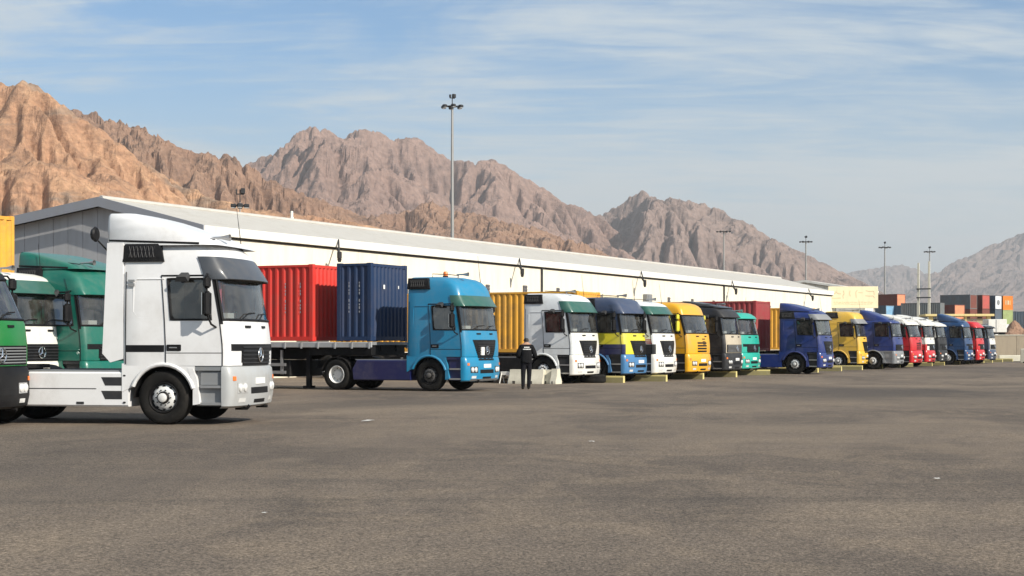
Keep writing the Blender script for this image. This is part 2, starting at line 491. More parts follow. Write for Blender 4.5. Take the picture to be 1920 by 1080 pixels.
R_OR = rock_material('ochre_rock', (0.499, 0.305, 0.179), (0.349, 0.193, 0.118), (0.156, 0.102, 0.075), .012, (0.224, 0.178, 0.140))
R_BR = rock_material('brown_rock', (0.330, 0.210, 0.140), (0.245, 0.148, 0.102), (0.120, 0.084, 0.066), .009)
R_PK = rock_material('pink_granite', (0.313, 0.210, 0.169), (0.256, 0.171, 0.140), (0.143, 0.102, 0.092), .004)
R_GR = rock_material('grey_granite', (0.284, 0.205, 0.169), (0.228, 0.165, 0.143), (0.120, 0.093, 0.086), .0035)
R_FAR = rock_material('far_rock', (0.261, 0.199, 0.176), (0.205, 0.159, 0.146), (0.125, 0.102, 0.099), .002)
range_of_hills('hill', 'ochre rocky hill at the far left with dark crags on top',
    [(-330, 215), (-150, 185), (-60, 170), (0, 160), (25, 156), (45, 154), (65, 158), (95, 178), (130, 208), (200, 250), (260, 298), (330, 342), (400, 372), (470, 392), (560, 402), (650, 414), (750, 436), (860, 462), (1000, 492)],
    380, 800, 1150, 530, 300, 11, R_OR, K=1.0, rough=.8, fine=.040, sm=7, front=.9, crag=.028)
range_of_hills('mountain_ridge', 'brown ridge running down behind the ochre hill',
    [(-50, 185), (60, 188), (130, 203), (200, 222), (280, 245), (315, 266), (345, 280), (395, 290), (430, 293), (455, 303), (475, 318), (500, 335), (550, 357), (620, 382), (700, 412), (760, 437), (900, 480)],
    950, 1300, 1750, 360, 200, 23, R_BR, K=1.2, rough=.6, fine=.07, sm=5, crag=.05)
range_of_hills('mountain', 'tall pinkish granite mountain with a double summit in the middle distance',
    [(330, 390), (430, 330), (470, 303), (505, 292), (535, 272), (560, 246), (580, 240), (600, 240), (618, 243), (636, 264), (650, 252), (668, 246), (692, 241), (715, 252), (740, 262), (758, 260), (778, 256), (800, 270), (830, 292), (850, 303), (870, 299), (893, 307), (912, 300), (926, 297), (945, 310), (965, 322), (990, 338), (1020, 352), (1050, 376), (1100, 394), (1122, 406), (1180, 450), (1260, 500), (1330, 545)],
    1700, 2900, 3700, 420, 320, 5, R_PK, K=1.2, rough=.95, fine=.062, sm=5, front=1.05, iters=26, crag=.06)
range_of_hills('foothill', 'low brown foothills before the pinkish mountain above the warehouse roof',
    [(560, 455), (640, 428), (700, 404), (760, 398), (805, 376), (850, 396), (905, 402), (960, 420), (1010, 428), (1050, 446), (1100, 458), (1140, 478), (1190, 492), (1270, 520)],
    1300, 1650, 2000, 280, 180, 41, R_BR, K=1.2, rough=.55, fine=.09, sm=4, crag=.05)
range_of_hills('mountain', 'grey jagged granite mountain right of the pinkish one',
    [(1010, 500), (1060, 462), (1095, 430), (1120, 406), (1150, 391), (1180, 372), (1206, 357), (1225, 368), (1240, 378), (1258, 370), (1275, 374), (1300, 379), (1318, 381), (1335, 392), (1348, 388), (1368, 406), (1388, 416), (1402, 415), (1430, 438), (1480, 462), (1530, 486), (1570, 506), (1605, 522), (1650, 546), (1720, 580)],
    2300, 3300, 4100, 320, 280, 63, R_GR, K=1.2, rough=.95, fine=.062, sm=5, iters=26, crag=.06)
range_of_hills('mountain', 'long hazy mountain slope rising at the far right edge',
    [(1640, 600), (1700, 548), (1740, 522), (1770, 500), (1800, 487), (1835, 471), (1870, 455), (1920, 436), (2000, 425), (2150, 440), (2350, 450)],
    4600, 6600, 8200, 240, 200, 87, R_FAR, K=1.4, rough=.45, fine=.07, sm=8)
range_of_hills('mountain', 'faint hazy mountain far off between the two nearer ranges',
    [(1440, 560), (1500, 540), (1560, 518), (1600, 509), (1640, 503), (1680, 496), (1715, 503), (1745, 515), (1800, 530), (1900, 550)],
    7200, 8800, 10300, 180, 120, 91, R_FAR, K=1.4, rough=.45, fine=.08, sm=5)
for o in COL.objects:
    if o.name.split('.')[0] in ('hill', 'mountain', 'foothill', 'mountain_ridge') and 'category' in o: del o['category']

# ------------------------------------------------------------------ warehouse
TH = math.atan2(2506 - CX, FPX)                        # direction of the long wall, right of straight ahead
U = Vector((math.sin(TH), math.cos(TH), 0)); HD = Vector((math.cos(TH), -math.sin(TH), 0))   # along the wall; out of the wall (truck heading)
def wall_material(name, c, scale=.35, amount=.35, dirt=(.36, .32, .25)):
    m, t, p = mat_nodes(name)
    g = nd(t, 'ShaderNodeNewGeometry')
    mp = nd(t, 'ShaderNodeMapping'); mp.inputs['Scale'].default_value = (1, 1, .18); t.links.new(g.outputs['Position'], mp.inputs[0])
    f = noise(t, scale * 6, 6, .6, mp.outputs[0]); f2 = noise(t, scale, 5, .6, g.outputs['Position'])
    k = mixc(t, 1.0, ramp(t, f, [(.45, 0.0), (.8, 1.0)]), ramp(t, f2, [(.35, .2), (.7, amount * 2)]), 'MULTIPLY')
    t.links.new(mixc(t, k, c, dirt), p.inputs['Base Color']); p.inputs['Roughness'].default_value = .7
    return m
M_WALL = wall_material('cream_wall', (.77, .71, .58), .35, .25)
M_GABLE = wall_material('grey_cladding', (.40, .40, .405), .35, .25, (.2, .19, .17))
M_ROOF = wall_material('pale_roof_sheet', (.46, .44, .40), .25, .45, (.34, .31, .26))
M_FASC = wall_material('white_fascia', (.74, .72, .66), .3, .3)
M_FASCG = wall_material('grey_fascia', (.28, .29, .32), .3, .3, (.25, .24, .22))
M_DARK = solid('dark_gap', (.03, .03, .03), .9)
M_SLOT = solid('dark_louvre', (.10, .10, .11), .7)
C0 = at(387, 44.4)                                     # near eave corner of the long wall
wh = thing('warehouse', 'long cream warehouse with low pitched roof and grey end wall', 'warehouse', (C0.x, C0.y, 0), -TH)
# local axes: +x = out of the long wall, +y = along the wall away from the camera, z up; wall plane at x = -0.9
WX, LEN, EAVE, RIDX, RIDZ, BX, BZ = -.10, 96.0, 6.5, -5.65, 7.92, -24.0, 5.5
npan = 24
seg = LEN / npan
for k in range(npan):
    mb = MB(); mb.box(WX - .25, WX, k * seg + .006, (k + 1) * seg - .006, 0, EAVE - .42, 0, .012)
    mb.obj('wall_panel', M_WALL, wh)
mb = MB(); mb.box(WX - .5, WX - .26, .3, LEN - .3, 0, EAVE - .35); mb.obj('wall_core', M_GABLE, wh)
# end wall of upright cladding panels
def roofz(x):
    return EAVE + (RIDZ - EAVE) * (x / RIDX) if x > RIDX else RIDZ + (BZ - RIDZ) * (x - RIDX) / (BX - RIDX)
x = WX
while x > BX + .1:
    x2 = max(x - .86, BX)
    mb = MB()
    a, b = x2 + .012, x - .012
    mb.loft([[(a, .18, 0), (b, .18, 0), (b, .18, roofz(b) - .30), (a, .18, roofz(a) - .30)], [(a, .30, 0), (b, .30, 0), (b, .30, roofz(b) - .30), (a, .30, roofz(a) - .30)]], 0, True, True)
    mb.obj('cladding_panel', M_GABLE, wh)
    x = x2
mb = MB(); mb.loft([[(WX, .32, 0), (BX, .32, 0), (BX, .32, BZ - .3), (RIDX, .32, RIDZ - .32), (WX, .32, roofz(WX) - .32)], [(WX, .5, 0), (BX, .5, 0), (BX, .5, BZ - .3), (RIDX, .5, RIDZ - .32), (WX, .5, roofz(WX) - .32)]], 0, True, True)
mb.obj('end_wall_core', M_DARK, wh)
mb = MB(); mb.box(BX - .2, BX, .3, LEN, 0, BZ - .3); mb.obj('rear_wall', M_GABLE, wh)
mb = MB(); mb.loft([[(WX, y, 0), (BX, y, 0), (BX, y, BZ - .3), (RIDX, y, RIDZ - .3), (WX, y, roofz(WX) - .3)] for y in (LEN - .3, LEN)], 0, True, True)
mb.obj('end_wall', M_GABLE, wh)
# roof of standing sheets in two slopes, with real thickness
for x0_, x1_ in ((.0, RIDX), (RIDX, BX - .3)):
    ns = 24
    for k in range(ns):
        y0_, y1_ = -.15 + k * (LEN + .3) / ns, -.15 + (k + 1) * (LEN + .3) / ns
        z0_, z1_ = roofz(x0_), roofz(x1_)
        mb = MB(); g = .01
        mb.loft([[(x0_, y0_ + g, z0_ - .12), (x1_, y0_ + g, z1_ - .12), (x1_, y1_ - g, z1_ - .12), (x0_, y1_ - g, z0_ - .12)],
                 [(x0_, y0_ + g, z0_), (x1_, y0_ + g, z1_), (x1_, y1_ - g, z1_), (x0_, y1_ - g, z0_)]], 0, True, True)
        mb.obj('roof_sheet', M_ROOF, wh)
mb = MB(); mb.tube([(RIDX, -.15, RIDZ + .01), (RIDX, LEN + .15, RIDZ + .01)], .13, 8); mb.obj('ridge_cap', M_ROOF, wh)
mb = MB(); mb.box(.004, .10, -.25, LEN + .2, EAVE - .34, EAVE + .05, 0, .01); mb.obj('eave_fascia', M_FASC, wh)
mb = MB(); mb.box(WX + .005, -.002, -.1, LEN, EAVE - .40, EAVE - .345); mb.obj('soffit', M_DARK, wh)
mb = MB()
mb.loft([[(.10, y, EAVE - .36), (RIDX, y, RIDZ - .36), (BX - .3, y, roofz(BX - .3) - .36), (BX - .3, y, roofz(BX - .3) + .06), (RIDX, y, RIDZ + .06), (.10, y, EAVE + .06)] for y in (-.34, -.26)], 0, True, True)
mb.obj('gable_fascia', M_FASCG, wh)
# dock louvres, downpipes and bracket lamps on the long wall
def wall_y(px, x=WX):
    """distance along the wall at which the wall line crosses a photo column"""
    p = Vector((C0.x, C0.y)) + Vector((HD.x, HD.y)) * x; t_ = (px - CX) / FPX
    return (t_ * p.y - p.x) / (U.x - t_ * U.y)
for px, w_, z0_, z1_ in ((758, .5, 3.9, 4.65), (913, .34, 3.6, 4.9), (983, .42, 3.6, 5.0), (1045, .3, 3.5, 5.0), (1103, .35, 3.5, 4.7), (1158, .34, 3.4, 4.75), (1253, .3, 3.4, 4.9), (1297, .3, 3.4, 4.9), (1337, .3, 3.4, 4.9), (1375, .3, 3.4, 4.9), (1442, .28, 3.4, 4.8), (1474, .28, 3.4, 4.8), (1504, .28, 3.4, 4.6)):
    y = wall_y(px); mb = MB()
    mb.box(WX - .02, WX + .10, y - w_ / 2, y + w_ / 2, z0_, z1_, 0, .02)
    for q in range(8):
        zq = z0_ + (z1_ - z0_) * (q + .5) / 8
        mb.box(WX + .1, WX + .13, y - w_ / 2 + .03, y + w_ / 2 - .03, zq - .03, zq + .03)
    mb.obj('louvre', M_SLOT, wh)
for px in (1210, 1408):
    y = wall_y(px); mb = MB(); mb.box(WX - .02, WX + .35, y - .45, y + .45, 4.15, 5.0, 0, .04); mb.box(WX + .35, WX + .38, y - .35, y + .35, 4.25, 4.9)
    mb.obj('cooling_unit', MIDGREY, wh)
for px in (1014, 1356):
    y = wall_y(px); mb = MB(); mb.tube([(WX + .09, y, 0), (WX + .09, y, EAVE - .5), (-.05, y, EAVE - .3)], .06, 8); mb.obj('downpipe', DARKGREY, wh)
for px in (628, 968, 1197, 1368, 1512):
    y = wall_y(px); mb = MB()
    mb.tube([(.10, y, EAVE + .02), (.75, y - .9, EAVE - .95)], .045, 6); mb.tube([(.10, y - .2, EAVE - .3), (.6, y - .7, EAVE - .75)], .03, 6)
    br = mb.obj('lamp_bracket', DARKGREY, wh)
    mb = MB(); mb.box(.66, .84, y - 1.0, y - .80, EAVE - .95, EAVE - .6, 0, .03); mb.prism([(.66, EAVE - .952), (.84, EAVE - .952), (.78, EAVE - 1.1), (.72, EAVE - 1.1)], 'y', y - .97, y - .83)
    mb.obj('flood_lamp', DARKGREY, br)
# lower white annexe beyond the warehouse and the hoarding in front of it
an = at(1622, 14.5)
ax = thing('annexe', 'white low shed with sloping roof at the far end of the warehouse', 'shed', (an.x, an.y, 0), -TH)
mb = MB(); mb.prism([(0, 0), (0, 8.3), (-8, 9.6), (-28, 7.5), (-28, 0)], 'y', 0, 5); mb.obj('wall', wall_material('annexe_wall', (.78, .75, .66)), ax)
mb = MB(); mb.prism([(.4, 8.32), (.4, 8.55), (-8.0, 9.95), (-28.4, 7.85), (-28.4, 7.6), (-8, 9.65)], 'y', -.4, 5.4); mb.obj('roof', M_FASC, ax)
sp_ = at(1553, 19.8)
sg = thing('hoarding', 'cream hoarding with faint brown writing at the end of the warehouse', 'sign', (sp_.x, sp_.y, 0), 0)
M_BOARD = wall_material('cream_board', (.80, .70, .46), .5, .2, (.5, .42, .3))
mb = MB(); mb.box(0, 4.72, 0, .12, 4.95, 7.0, 0, .02); mb.obj('board', M_BOARD, sg)
for x_ in (.25, 4.4):
    mb = MB(); mb.tube([(x_, .22, 0), (x_, .22, 6.9)], .07, 8); mb.obj('post', STEEL, sg)
INK = solid('faded_brown_ink', (.55, .42, .25), .8, 0, .5, (.74, .64, .42), 6)
INK2 = solid('faded_orange_ink', (.68, .48, .27), .8, 0, .5, (.74, .64, .42), 6)
random.seed(3)
def stroke(pts, w_, mm, y_=-.006):
    q = MB()
    for a, b in zip(pts[:-1], pts[1:]):
        d = Vector((b[0] - a[0], b[1] - a[1])); n_ = Vector((-d.y, d.x)).normalized() * w_ / 2
        q.add([(a[0] - n_.x, y_, a[1] - n_.y), (b[0] - n_.x, y_, b[1] - n_.y), (b[0] + n_.x, y_, b[1] + n_.y), (a[0] + n_.x, y_, a[1] + n_.y)], [(0, 1, 2, 3)])
    return q.obj('lettering', mm, sg, 0)
for x_, pts in ((0, [(.3, 6.3), (.6, 6.3), (.75, 6.45), (.95, 6.3), (1.2, 6.3)]), (0, [(.68, 6.5), (.82, 6.58)]), (0, [(1.42, 6.6), (1.5, 6.3), (1.38, 6.1), (1.42, 5.85)]), (0, [(.25, 5.9), (.6, 5.88), (1.2, 5.9)]),
                (0, [(2.05, 6.6), (2.0, 6.3), (2.1, 6.05)]), (0, [(2.75, 6.65), (2.6, 6.45), (2.65, 5.9)]), (0, [(2.85, 6.42), (3.25, 6.4)]), (0, [(3.55, 6.6), (3.9, 6.52), (4.3, 6.55), (4.35, 6.2)]), (0, [(3.5, 6.12), (3.9, 6.08), (4.25, 6.1), (4.38, 5.9)])):
    stroke(pts, .07, INK if len(pts) > 3 else INK2)
for r_ in (5.5, 5.33):
    x_ = .5
    while x_ < 4.2:
        l_ = random.uniform(.1, .35); stroke([(x_, r_), (x_ + l_ * .5, r_ + random.uniform(-.03, .05)), (x_ + l_, r_)], .06, INK2); x_ += l_ + .06
bw = thing('kiosk', 'white flat roofed kiosk under the cream hoarding', 'kiosk', at(1592, 19.6), -TH)
mb = MB(); mb.box(-3.2, 2.6, 0, 3, 0, 4.15); mb.obj('wall', M_FASC, bw)
mb = MB(); mb.box(-3.5, 3.4, -.6, 3.3, 4.16, 4.34, 0, .03); mb.obj('roof', M_FASC, bw)
mb = MB(); mb.box(2.3, 2.61, .5, 2.4, 1.2, 3.4); mb.obj('window', M_DARK, bw)

# ------------------------------------------------------------------ light masts and posts
M_GALV = solid('galvanised_steel', (.33, .33, .32), .5, .5, .3)
def mast(px, s, top_y, label, lamps=6, ring=.9, r=.17, camtop=True):
    p = at(px, s); h = EYE + (HORIZON - top_y) / s
    t_ = thing('light_mast', label, 'light mast', (p.x, p.y, 0), random.uniform(0, 1), 'floodlight masts')
    hh = h - (1.1 if camtop else .25)
    mb = MB(); mb.lathe([(r * 1.7, 0), (r * 1.7, .5), (r, .55), (r * .85, hh * .5), (r * .55, hh)], n=12, cap0=True, cap1=True); mb.obj('pole', M_GALV, t_)
    mb = MB(); mb.lathe([(.25, hh - .35), (ring * .55, hh - .30), (ring * .55, hh - .20), (.25, hh - .16)], n=16, cap0=True, cap1=True)
    for k in range(lamps):
        a = 2 * math.pi * k / lamps; mb.tube([(0, 0, hh - .25), (ring * math.cos(a), ring * math.sin(a), hh - .22)], .04, 6)
    mb.obj('lamp_ring', DARKGREY, t_)
    for k in range(lamps):
        a = 2 * math.pi * k / lamps; cx_, cy_ = ring * math.cos(a), ring * math.sin(a)
        mb = MB(); mb.box(cx_ - .22, cx_ + .22, cy_ - .22, cy_ + .22, hh - .42, hh - .12, 0, .06); mb.box(cx_ - .17, cx_ + .17, cy_ - .17, cy_ + .17, hh - .45, hh - .42, 1)
        mb.obj('flood_lamp', [DARKGREY, LAMP], t_)
    if camtop:
        mb = MB(); mb.tube([(0, 0, hh), (0, 0, h - .1)], .05, 6); mb.box(-.3, .3, -.05, .05, h - .5, h - .42); mb.box(-.34, -.22, -.1, .1, h - .42, h - .1); mb.box(.05, .4, -.15, .15, h - .42, h, 0, .03)
        mb.obj('mast_head', DARKGREY, t_)
    return t_
mast(848, 17.5, 176, 'tallest light mast, nearest, rising behind the warehouse roof', 6, 1.0, .22)
mast(1357, 8.6, 430, 'light mast before the grey mountain, left of the second far mast', 6, 1.35, .26, False)
mast(1511, 8.4, 442, 'light mast above the far end of the warehouse roof', 6, 1.2, .25)
mast(1659, 8.0, 453, 'light mast just right of the cream hoarding', 6, 1.2, .25)
mast(1743, 7.4, 462, 'rightmost light mast, behind the twin concrete pillars', 6, 1.2, .25)
mast(450, 24, 353, 'small light mast behind the warehouse against the ochre hill', 4, .5, .09)
p = at(547, 27)
mb = MB(); mb.lathe([(.10, 0), (.10, 10.75), (.0, 10.8)], n=12, cap0=True)
vp = thing('vent_stack', 'short white vent pipe poking above the warehouse roof', 'vent pipe', (p.x, p.y, 0))
mb.obj('pipe', M_FASC, vp); mb = MB(); mb.lathe([(.14, 10.2), (.14, 10.35)], n=12, cap0=True, cap1=True); mb.obj('collar', M_FASC, vp)
# ------------------------------------------------------------------ cabover lorries
XR, BOW = -2.28, .12
LV = [  # z, front x, half width, corner radius
    (1.12, .00, 1.245, .16), (1.36, .005, 1.25, .16), (1.52, .0, 1.25, .16), (1.90, -.045, 1.245, .16), (1.99, -.06, 1.24, .16), (2.76, -.19, 1.225, .17),
    (2.82, -.205, 1.22, .18), (2.88, -.22, 1.215, .19), (3.02, -.245, 1.205, .21), (3.16, -.285, 1.185, .24), (3.28, -.36, 1.15, .27), (3.38, -.48, 1.10, .30), (3.45, -.66, 1.03, .32), (3.49, -.92, .92, .34), (3.5, -1.15, .78, .34)]
STN = [-1.88, -1.40, -1.27, -.44]                       # side stations: sleeper, door seam, window rear, window front
WIN0, WIN1, DOOR1 = 4, 5, 6                             # level indices: window sill, window head, door head
def cab_levels(roof, lean=0.0):
    k = (roof - 2.88) / .62
    out = []
    for z, xf, w, rc in LV:
        zz_ = z if z <= 2.88 else 2.88 + (z - 2.88) * k
        if z > 2.88 and k < .6: xf = -.22 + (xf + .22) * .8
        xf -= lean * max(0, min(z, 2.88) - 1.9)
        out.append((zz_, xf, w, rc))
    return out
def half(lv, off=0.0):
    z, xf, w, rc = lv; w += off; xf += off
    xs = xf - BOW - rc; a0 = XR + .08
    pts = [(XR, 0), (XR, -.6 * w), (XR, -(w - .09)), (XR + .025, -(w - .025)), (a0, -w)]
    k = (xs - a0) / (-.28 - a0)
    pts += [(a0 + (s_ - a0) * k, -w) for s_ in STN]
    for q in range(5):
        a = math.radians(22.5 * q); pts.append((xs + rc * math.sin(a), -(w - rc) - rc * math.cos(a)))
    for f in (.75, .5, .25, 0): pts.append((xf - BOW * f * f, -(w - rc) * f))
    return [(x, y, z) for x, y in pts]                  # 18 points, rear centre to front centre
def ring(lv, off=0.0):
    h = half(lv, off)
    return h + [(x, -y, z) for x, y, z in h[-2:0:-1]]
def front_x(lvs, y, z):
    for a, b in zip(lvs[:-1], lvs[1:]):
        if a[0] <= z <= b[0]:
            t = (z - a[0]) / (b[0] - a[0]); xf, w, rc = [a[i] + (b[i] - a[i]) * t for i in (1, 2, 3)]; break
    else:
        _, xf, w, rc = lvs[0] if z < lvs[0][0] else lvs[-1]
    ww = w - rc; f = abs(y) / ww
    if f <= 1: return xf - BOW * f * f
    d = min(1, (abs(y) - ww) / rc); return xf - BOW - rc + rc * math.sqrt(max(0, 1 - d * d))
def strip(lvs, y0, y1, z0, z1, off, n=10, mb=None, mi=0, thick=.05):
    """plate that follows the bowed cab front"""
    mb = mb or MB(); rows = []
    for z, o in ((z0, off - thick), (z0, off), (z1, off), (z1, off - thick)):
        rows.append([(front_x(lvs, y0 + (y1 - y0) * q / n, z) + o, y0 + (y1 - y0) * q / n, z) for q in range(n + 1)])
    mb.loft(rows + [rows[0]], mi, False, False, False)
    for q in (0, n): mb.add([r[q] for r in rows], [(0, 1, 2, 3)], mi)
    return mb
CACHE = {}
def cached(key, fn):
    if key not in CACHE: CACHE[key] = fn()
    return CACHE[key]
def tyre_mesh():
    def f():
        mb = MB(); R, w = .515, .30
        prof = [(.29, -w / 2 + .03), (.33, -w / 2), (.42, -w / 2 - .012), (.475, -w / 2 + .005), (.503, -w / 2 + .03), (R, -w / 2 + .055)]
        for g in (-.06, 0.0, .06): prof += [(R, g - .012), (R - .014, g - .008), (R - .014, g + .008), (R, g + .012)]
        prof += [(R, w / 2 - .055), (.503, w / 2 - .03), (.475, w / 2 - .005), (.42, w / 2 + .012), (.33, w / 2), (.29, w / 2 - .03)]
        mb.lathe(prof, axis='y', n=40)
        return mb.mesh('tyre', RUBBER, 40)
    return cached('tyre', f)
def rim_mesh(kind, out):
    """out = -1 for the right-hand side; kind front (bulging face with holes), dark, rear (deep dish)"""
    def f():
        mb = MB(); o = out
        if kind == 'rear':
            mb.lathe([(.30, o * .12), (.285, o * .15), (.27, o * .13), (.25, -o * .02), (.16, -o * .05), (.15, o * .02), (.12, o * .06), (.0, o * .06)], axis='y', n=32)
            for k in range(10):
                a = 2 * math.pi * k / 10; mb.lathe([(.014, -o * .05), (.014, -o * .005), (0, -o * .005)], (.205 * math.cos(a), 0, .205 * math.sin(a)), 'y', 6, 1)
        else:
            mb.lathe([(.30, o * .12), (.285, o * .15), (.272, o * .135), (.262, o * .09), (.245, o * .08)], axis='y', n=32, mi=1); mb.lathe([(.245, o * .08), (.20, o * .13), (.15, o * .15), (.12, o * .15)], axis='y', n=32)
            mb.lathe([(.12, o * .149), (.115, o * .185), (.095, o * .20), (.09, o * .17)], axis='y', n=24, mi=1)
            mb.lathe([(.09, o * .17), (.085, o * .22), (.06, o * .235), (0, o * .235)], axis='y', n=20, mi=0)
            for k in range(10):
                a = 2 * math.pi * k / 10
                mb.lathe([(.013, o * .14), (.013, o * .172), (0, o * .172)], (.145 * math.cos(a), 0, .145 * math.sin(a)), 'y', 6, 1)
                a += math.pi / 10
                mb.lathe([(.029, o * .10), (.029, o * .1235), (0, o * .1235)], (.2135 * math.cos(a), 0, .2135 * math.sin(a)), 'y', 10, 1)
        return mb.mesh('rim', [RIMDARK if kind == 'dark' else RIMGREY, BLACK], 35)
    return cached(('rim', kind, out), f)
def wheel(root, x, side, kind, y=1.06):
    e = link('wheel', None, root, (x, side * y, .515))
    link('tyre', tyre_mesh(), e); link('rim', rim_mesh(kind, side), e)
    return e
def both(fn):
    for s_ in (-1, 1): fn(s_)
def share(name, key, fn, root):
    return link(name, cached(key, fn), root)

def truck(spec):
    g = spec.get
    th = math.radians(g('turn', math.degrees(TH)))
    c = at(g('px'), g('s'))
    ex, ey = Vector((math.cos(th), -math.sin(th), 0)), Vector((math.sin(th), math.cos(th), 0))
    org = c - ex * (-.16) - ey * (-1.25)
    root = thing(g('name', 'truck'), g('label'), 'truck', (org.x, org.y, GZ), -th, 'trucks parked in the yard')
    body = g('body'); low = g('low', body); band = g('band', low); mid = g('mid', body); roofm = g('roofm', body); bump_m = g('bumper', low); front = g('front', band)
    lean = g('lean', 0.0); roof = g('roof', 3.5)
    L = cab_levels(roof, lean)
    rings = [ring(l) for l in L]; N = 34
    mats = [body, low, band, mid, roofm, front, BLACK]
    cab, doors, sidew, ws = MB(), [MB(), MB()], [MB(), MB()], MB()
    for k in range(len(L) - 1):
        zm = (L[k][0] + L[k + 1][0]) / 2
        for j in range(N):
            i = j if j < 17 else 33 - j
            right = j < 17
            quad = [rings[k][j], rings[k][(j + 1) % N], rings[k + 1][(j + 1) % N], rings[k + 1][j]]
            mi = 1 if zm < 1.52 else 2 if zm < 1.95 else 3 if zm < 2.84 else 4
            if zm < 1.95 and i >= 12: mi = 5
            if i >= 10 and WIN0 - 1 <= k < WIN1 and k >= WIN0:
                ws.add([Vector(p_) - Vector((.012, 0, 0)) for p_ in quad], [(0, 1, 2, 3)])
                continue
            if i == 7 and WIN0 <= k < WIN1:
                s_ = -1 if right else 1
                sidew[0 if right else 1].add([(p_[0], p_[1] - s_ * .014, p_[2]) for p_ in quad], [(0, 1, 2, 3)])
                continue
            if 6 <= i <= 8 and k < DOOR1:
                doors[0 if right else 1].add([(p_[0], p_[1] + (-.006 if right else .006), p_[2]) for p_ in quad], [(0, 1, 2, 3)], mi)
                continue
            if i == 9 and WIN0 - 1 <= k <= WIN1 and g('dark_pillar', True): mi = 6
            cab.add(quad, [(0, 1, 2, 3)], mi)
    cab.add(rings[0], [tuple(range(N - 1, -1, -1))], 6); cab.add(rings[-1], [tuple(range(N))], 4)
    # weld duplicated corners so that smooth shading runs across
    def weld(mb):
        key, vs, mp_ = {}, [], []
        for p_ in mb.v:
            q = tuple(round(v_, 4) for v_ in p_)
            if q not in key: key[q] = len(vs); vs.append(p_)
            mp_.append(key[q])
        mb.v = vs; mb.f = [tuple(mp_[i] for i in f_) for f_ in mb.f]
        return mb
    cabo = weld(cab).obj('cab', mats, root, 40)
    wso = weld(ws).obj('windscreen', WSGLASS, root, 60)
    # black surround of the windscreen and wipers
    b0 = [half(L[WIN0])[i] for i in range(10, 18)]; b1 = [half(L[WIN1])[i] for i in range(10, 18)]
    loop = b0 + [(x, -y, z) for x, y, z in b0[-2::-1]] ; loop2 = b1 + [(x, -y, z) for x, y, z in b1[-2::-1]]
    mb = MB(); mb.tube(loop, .028, 6); mb.tube(loop2, .028, 6); mb.tube([loop[0], loop2[0]], .028, 6); mb.tube([loop[-1], loop2[-1]], .028, 6)
    mb.obj('windscreen_seal', BLACK, wso)
    for y0_, y1_ in ((-.75, -.05), (.1, .8)):
        mb = MB(); mb.tube([(front_x(L, y0_, 1.98) + .03, y0_, 1.98), (front_x(L, (y0_ + y1_) / 2, 2.1) + .035, (y0_ + y1_) / 2, 2.12), (front_x(L, y1_, 2.13) + .03, y1_, 2.13)], .012, 5); mb.obj('wiper', BLACK, wso)
    for q, s_ in ((0, -1), (1, 1)):
        d = weld(doors[q]).obj('door', mats, root, 40)
        sidew[q].obj('door_window', SIDEGLASS, d, 0)
        h0, h1 = half(L[WIN0]), half(L[WIN1]); F = lambda p_: (p_[0], s_ * (abs(p_[1]) + .004), p_[2])
        a, b, c_, e_ = F(h0[7]), F(h0[8]), F(h1[8]), F(h1[7])
        def lp(u, v, t): return tuple(u[k] + (v[k] - u[k]) * t for k in range(3))
        r_ = .1
        mb = MB(); mb.tube([lp(a, b, r_), lp(a, b, 1 - r_), b, lp(b, c_, r_), lp(b, c_, 1 - r_), c_, lp(c_, e_, r_), lp(c_, e_, 1 - r_), e_, lp(e_, a, r_), lp(e_, a, 1 - r_), a, lp(a, b, r_)], .022, 6, 0, False)
        # triangular corner fillets round the glass off
        for P0, A, B in ((a, b, e_), (b, c_, a), (c_, e_, b), (e_, a, c_)):
            mb.add([P0, lp(P0, A, .12), lp(P0, B, .12)], [(0, 1, 2)])
        mb.obj('window_seal', BLACK, d)
        # door gaps
        hb, ht = half(L[0]), half(L[DOOR1]); hs, hm = half(L[3]), half(L[2])
        mb = MB(); mb.tube([F(half(l)[6]) for l in L[:DOOR1 + 1]], .011, 5); mb.tube([F(half(l)[9]) for l in L[:DOOR1 + 1]], .011, 5); mb.tube([F(ht[6]), F(ht[9])], .018, 5)
        mb.tube([F(half(L[1])[6]), F(half(L[1])[9])], .008, 5)
        mb.obj('door_gap', BLACK, d)
        # handle recess, sleeper stripe
        mb = MB(); mb.box(-1.38, -1.09, s_ * 1.245, s_ * 1.268, 1.40, 1.52, 0, .012); mb.tube([(-1.32, s_ * 1.27, 1.46), (-1.17, s_ * 1.275, 1.46)], .012, 6, 1)
        mb.obj('door_handle', [BLACK, STEEL], d)
        mb = MB(); mb.tube([(-2.20, s_ * 1.252, 1.15), (-2.20, s_ * 1.250, 2.0), (-2.20, s_ * 1.226, 2.9)], .009, 5); mb.obj('panel_gap', BLACK, root)
        if g('stripe'):
            mb = MB(); mb.box(-2.2, -1.43, s_ * 1.245, s_ * 1.257, 1.38, 1.51, 0, .005); mb.obj('side_trim', BLACK, root)
        # pressed sleeper panel outline
        P_ = [(-1.43, 2.76), (-1.98, 2.76), (-2.05, 2.68), (-2.05, 2.14), (-1.96, 2.03), (-1.43, 2.03)] if not g('short') else []
        if P_:
            mb = MB(); mb.tube([(x, s_ * 1.228, z) for x, z in P_], .013, 6); mb.obj('panel_press', mid, root)
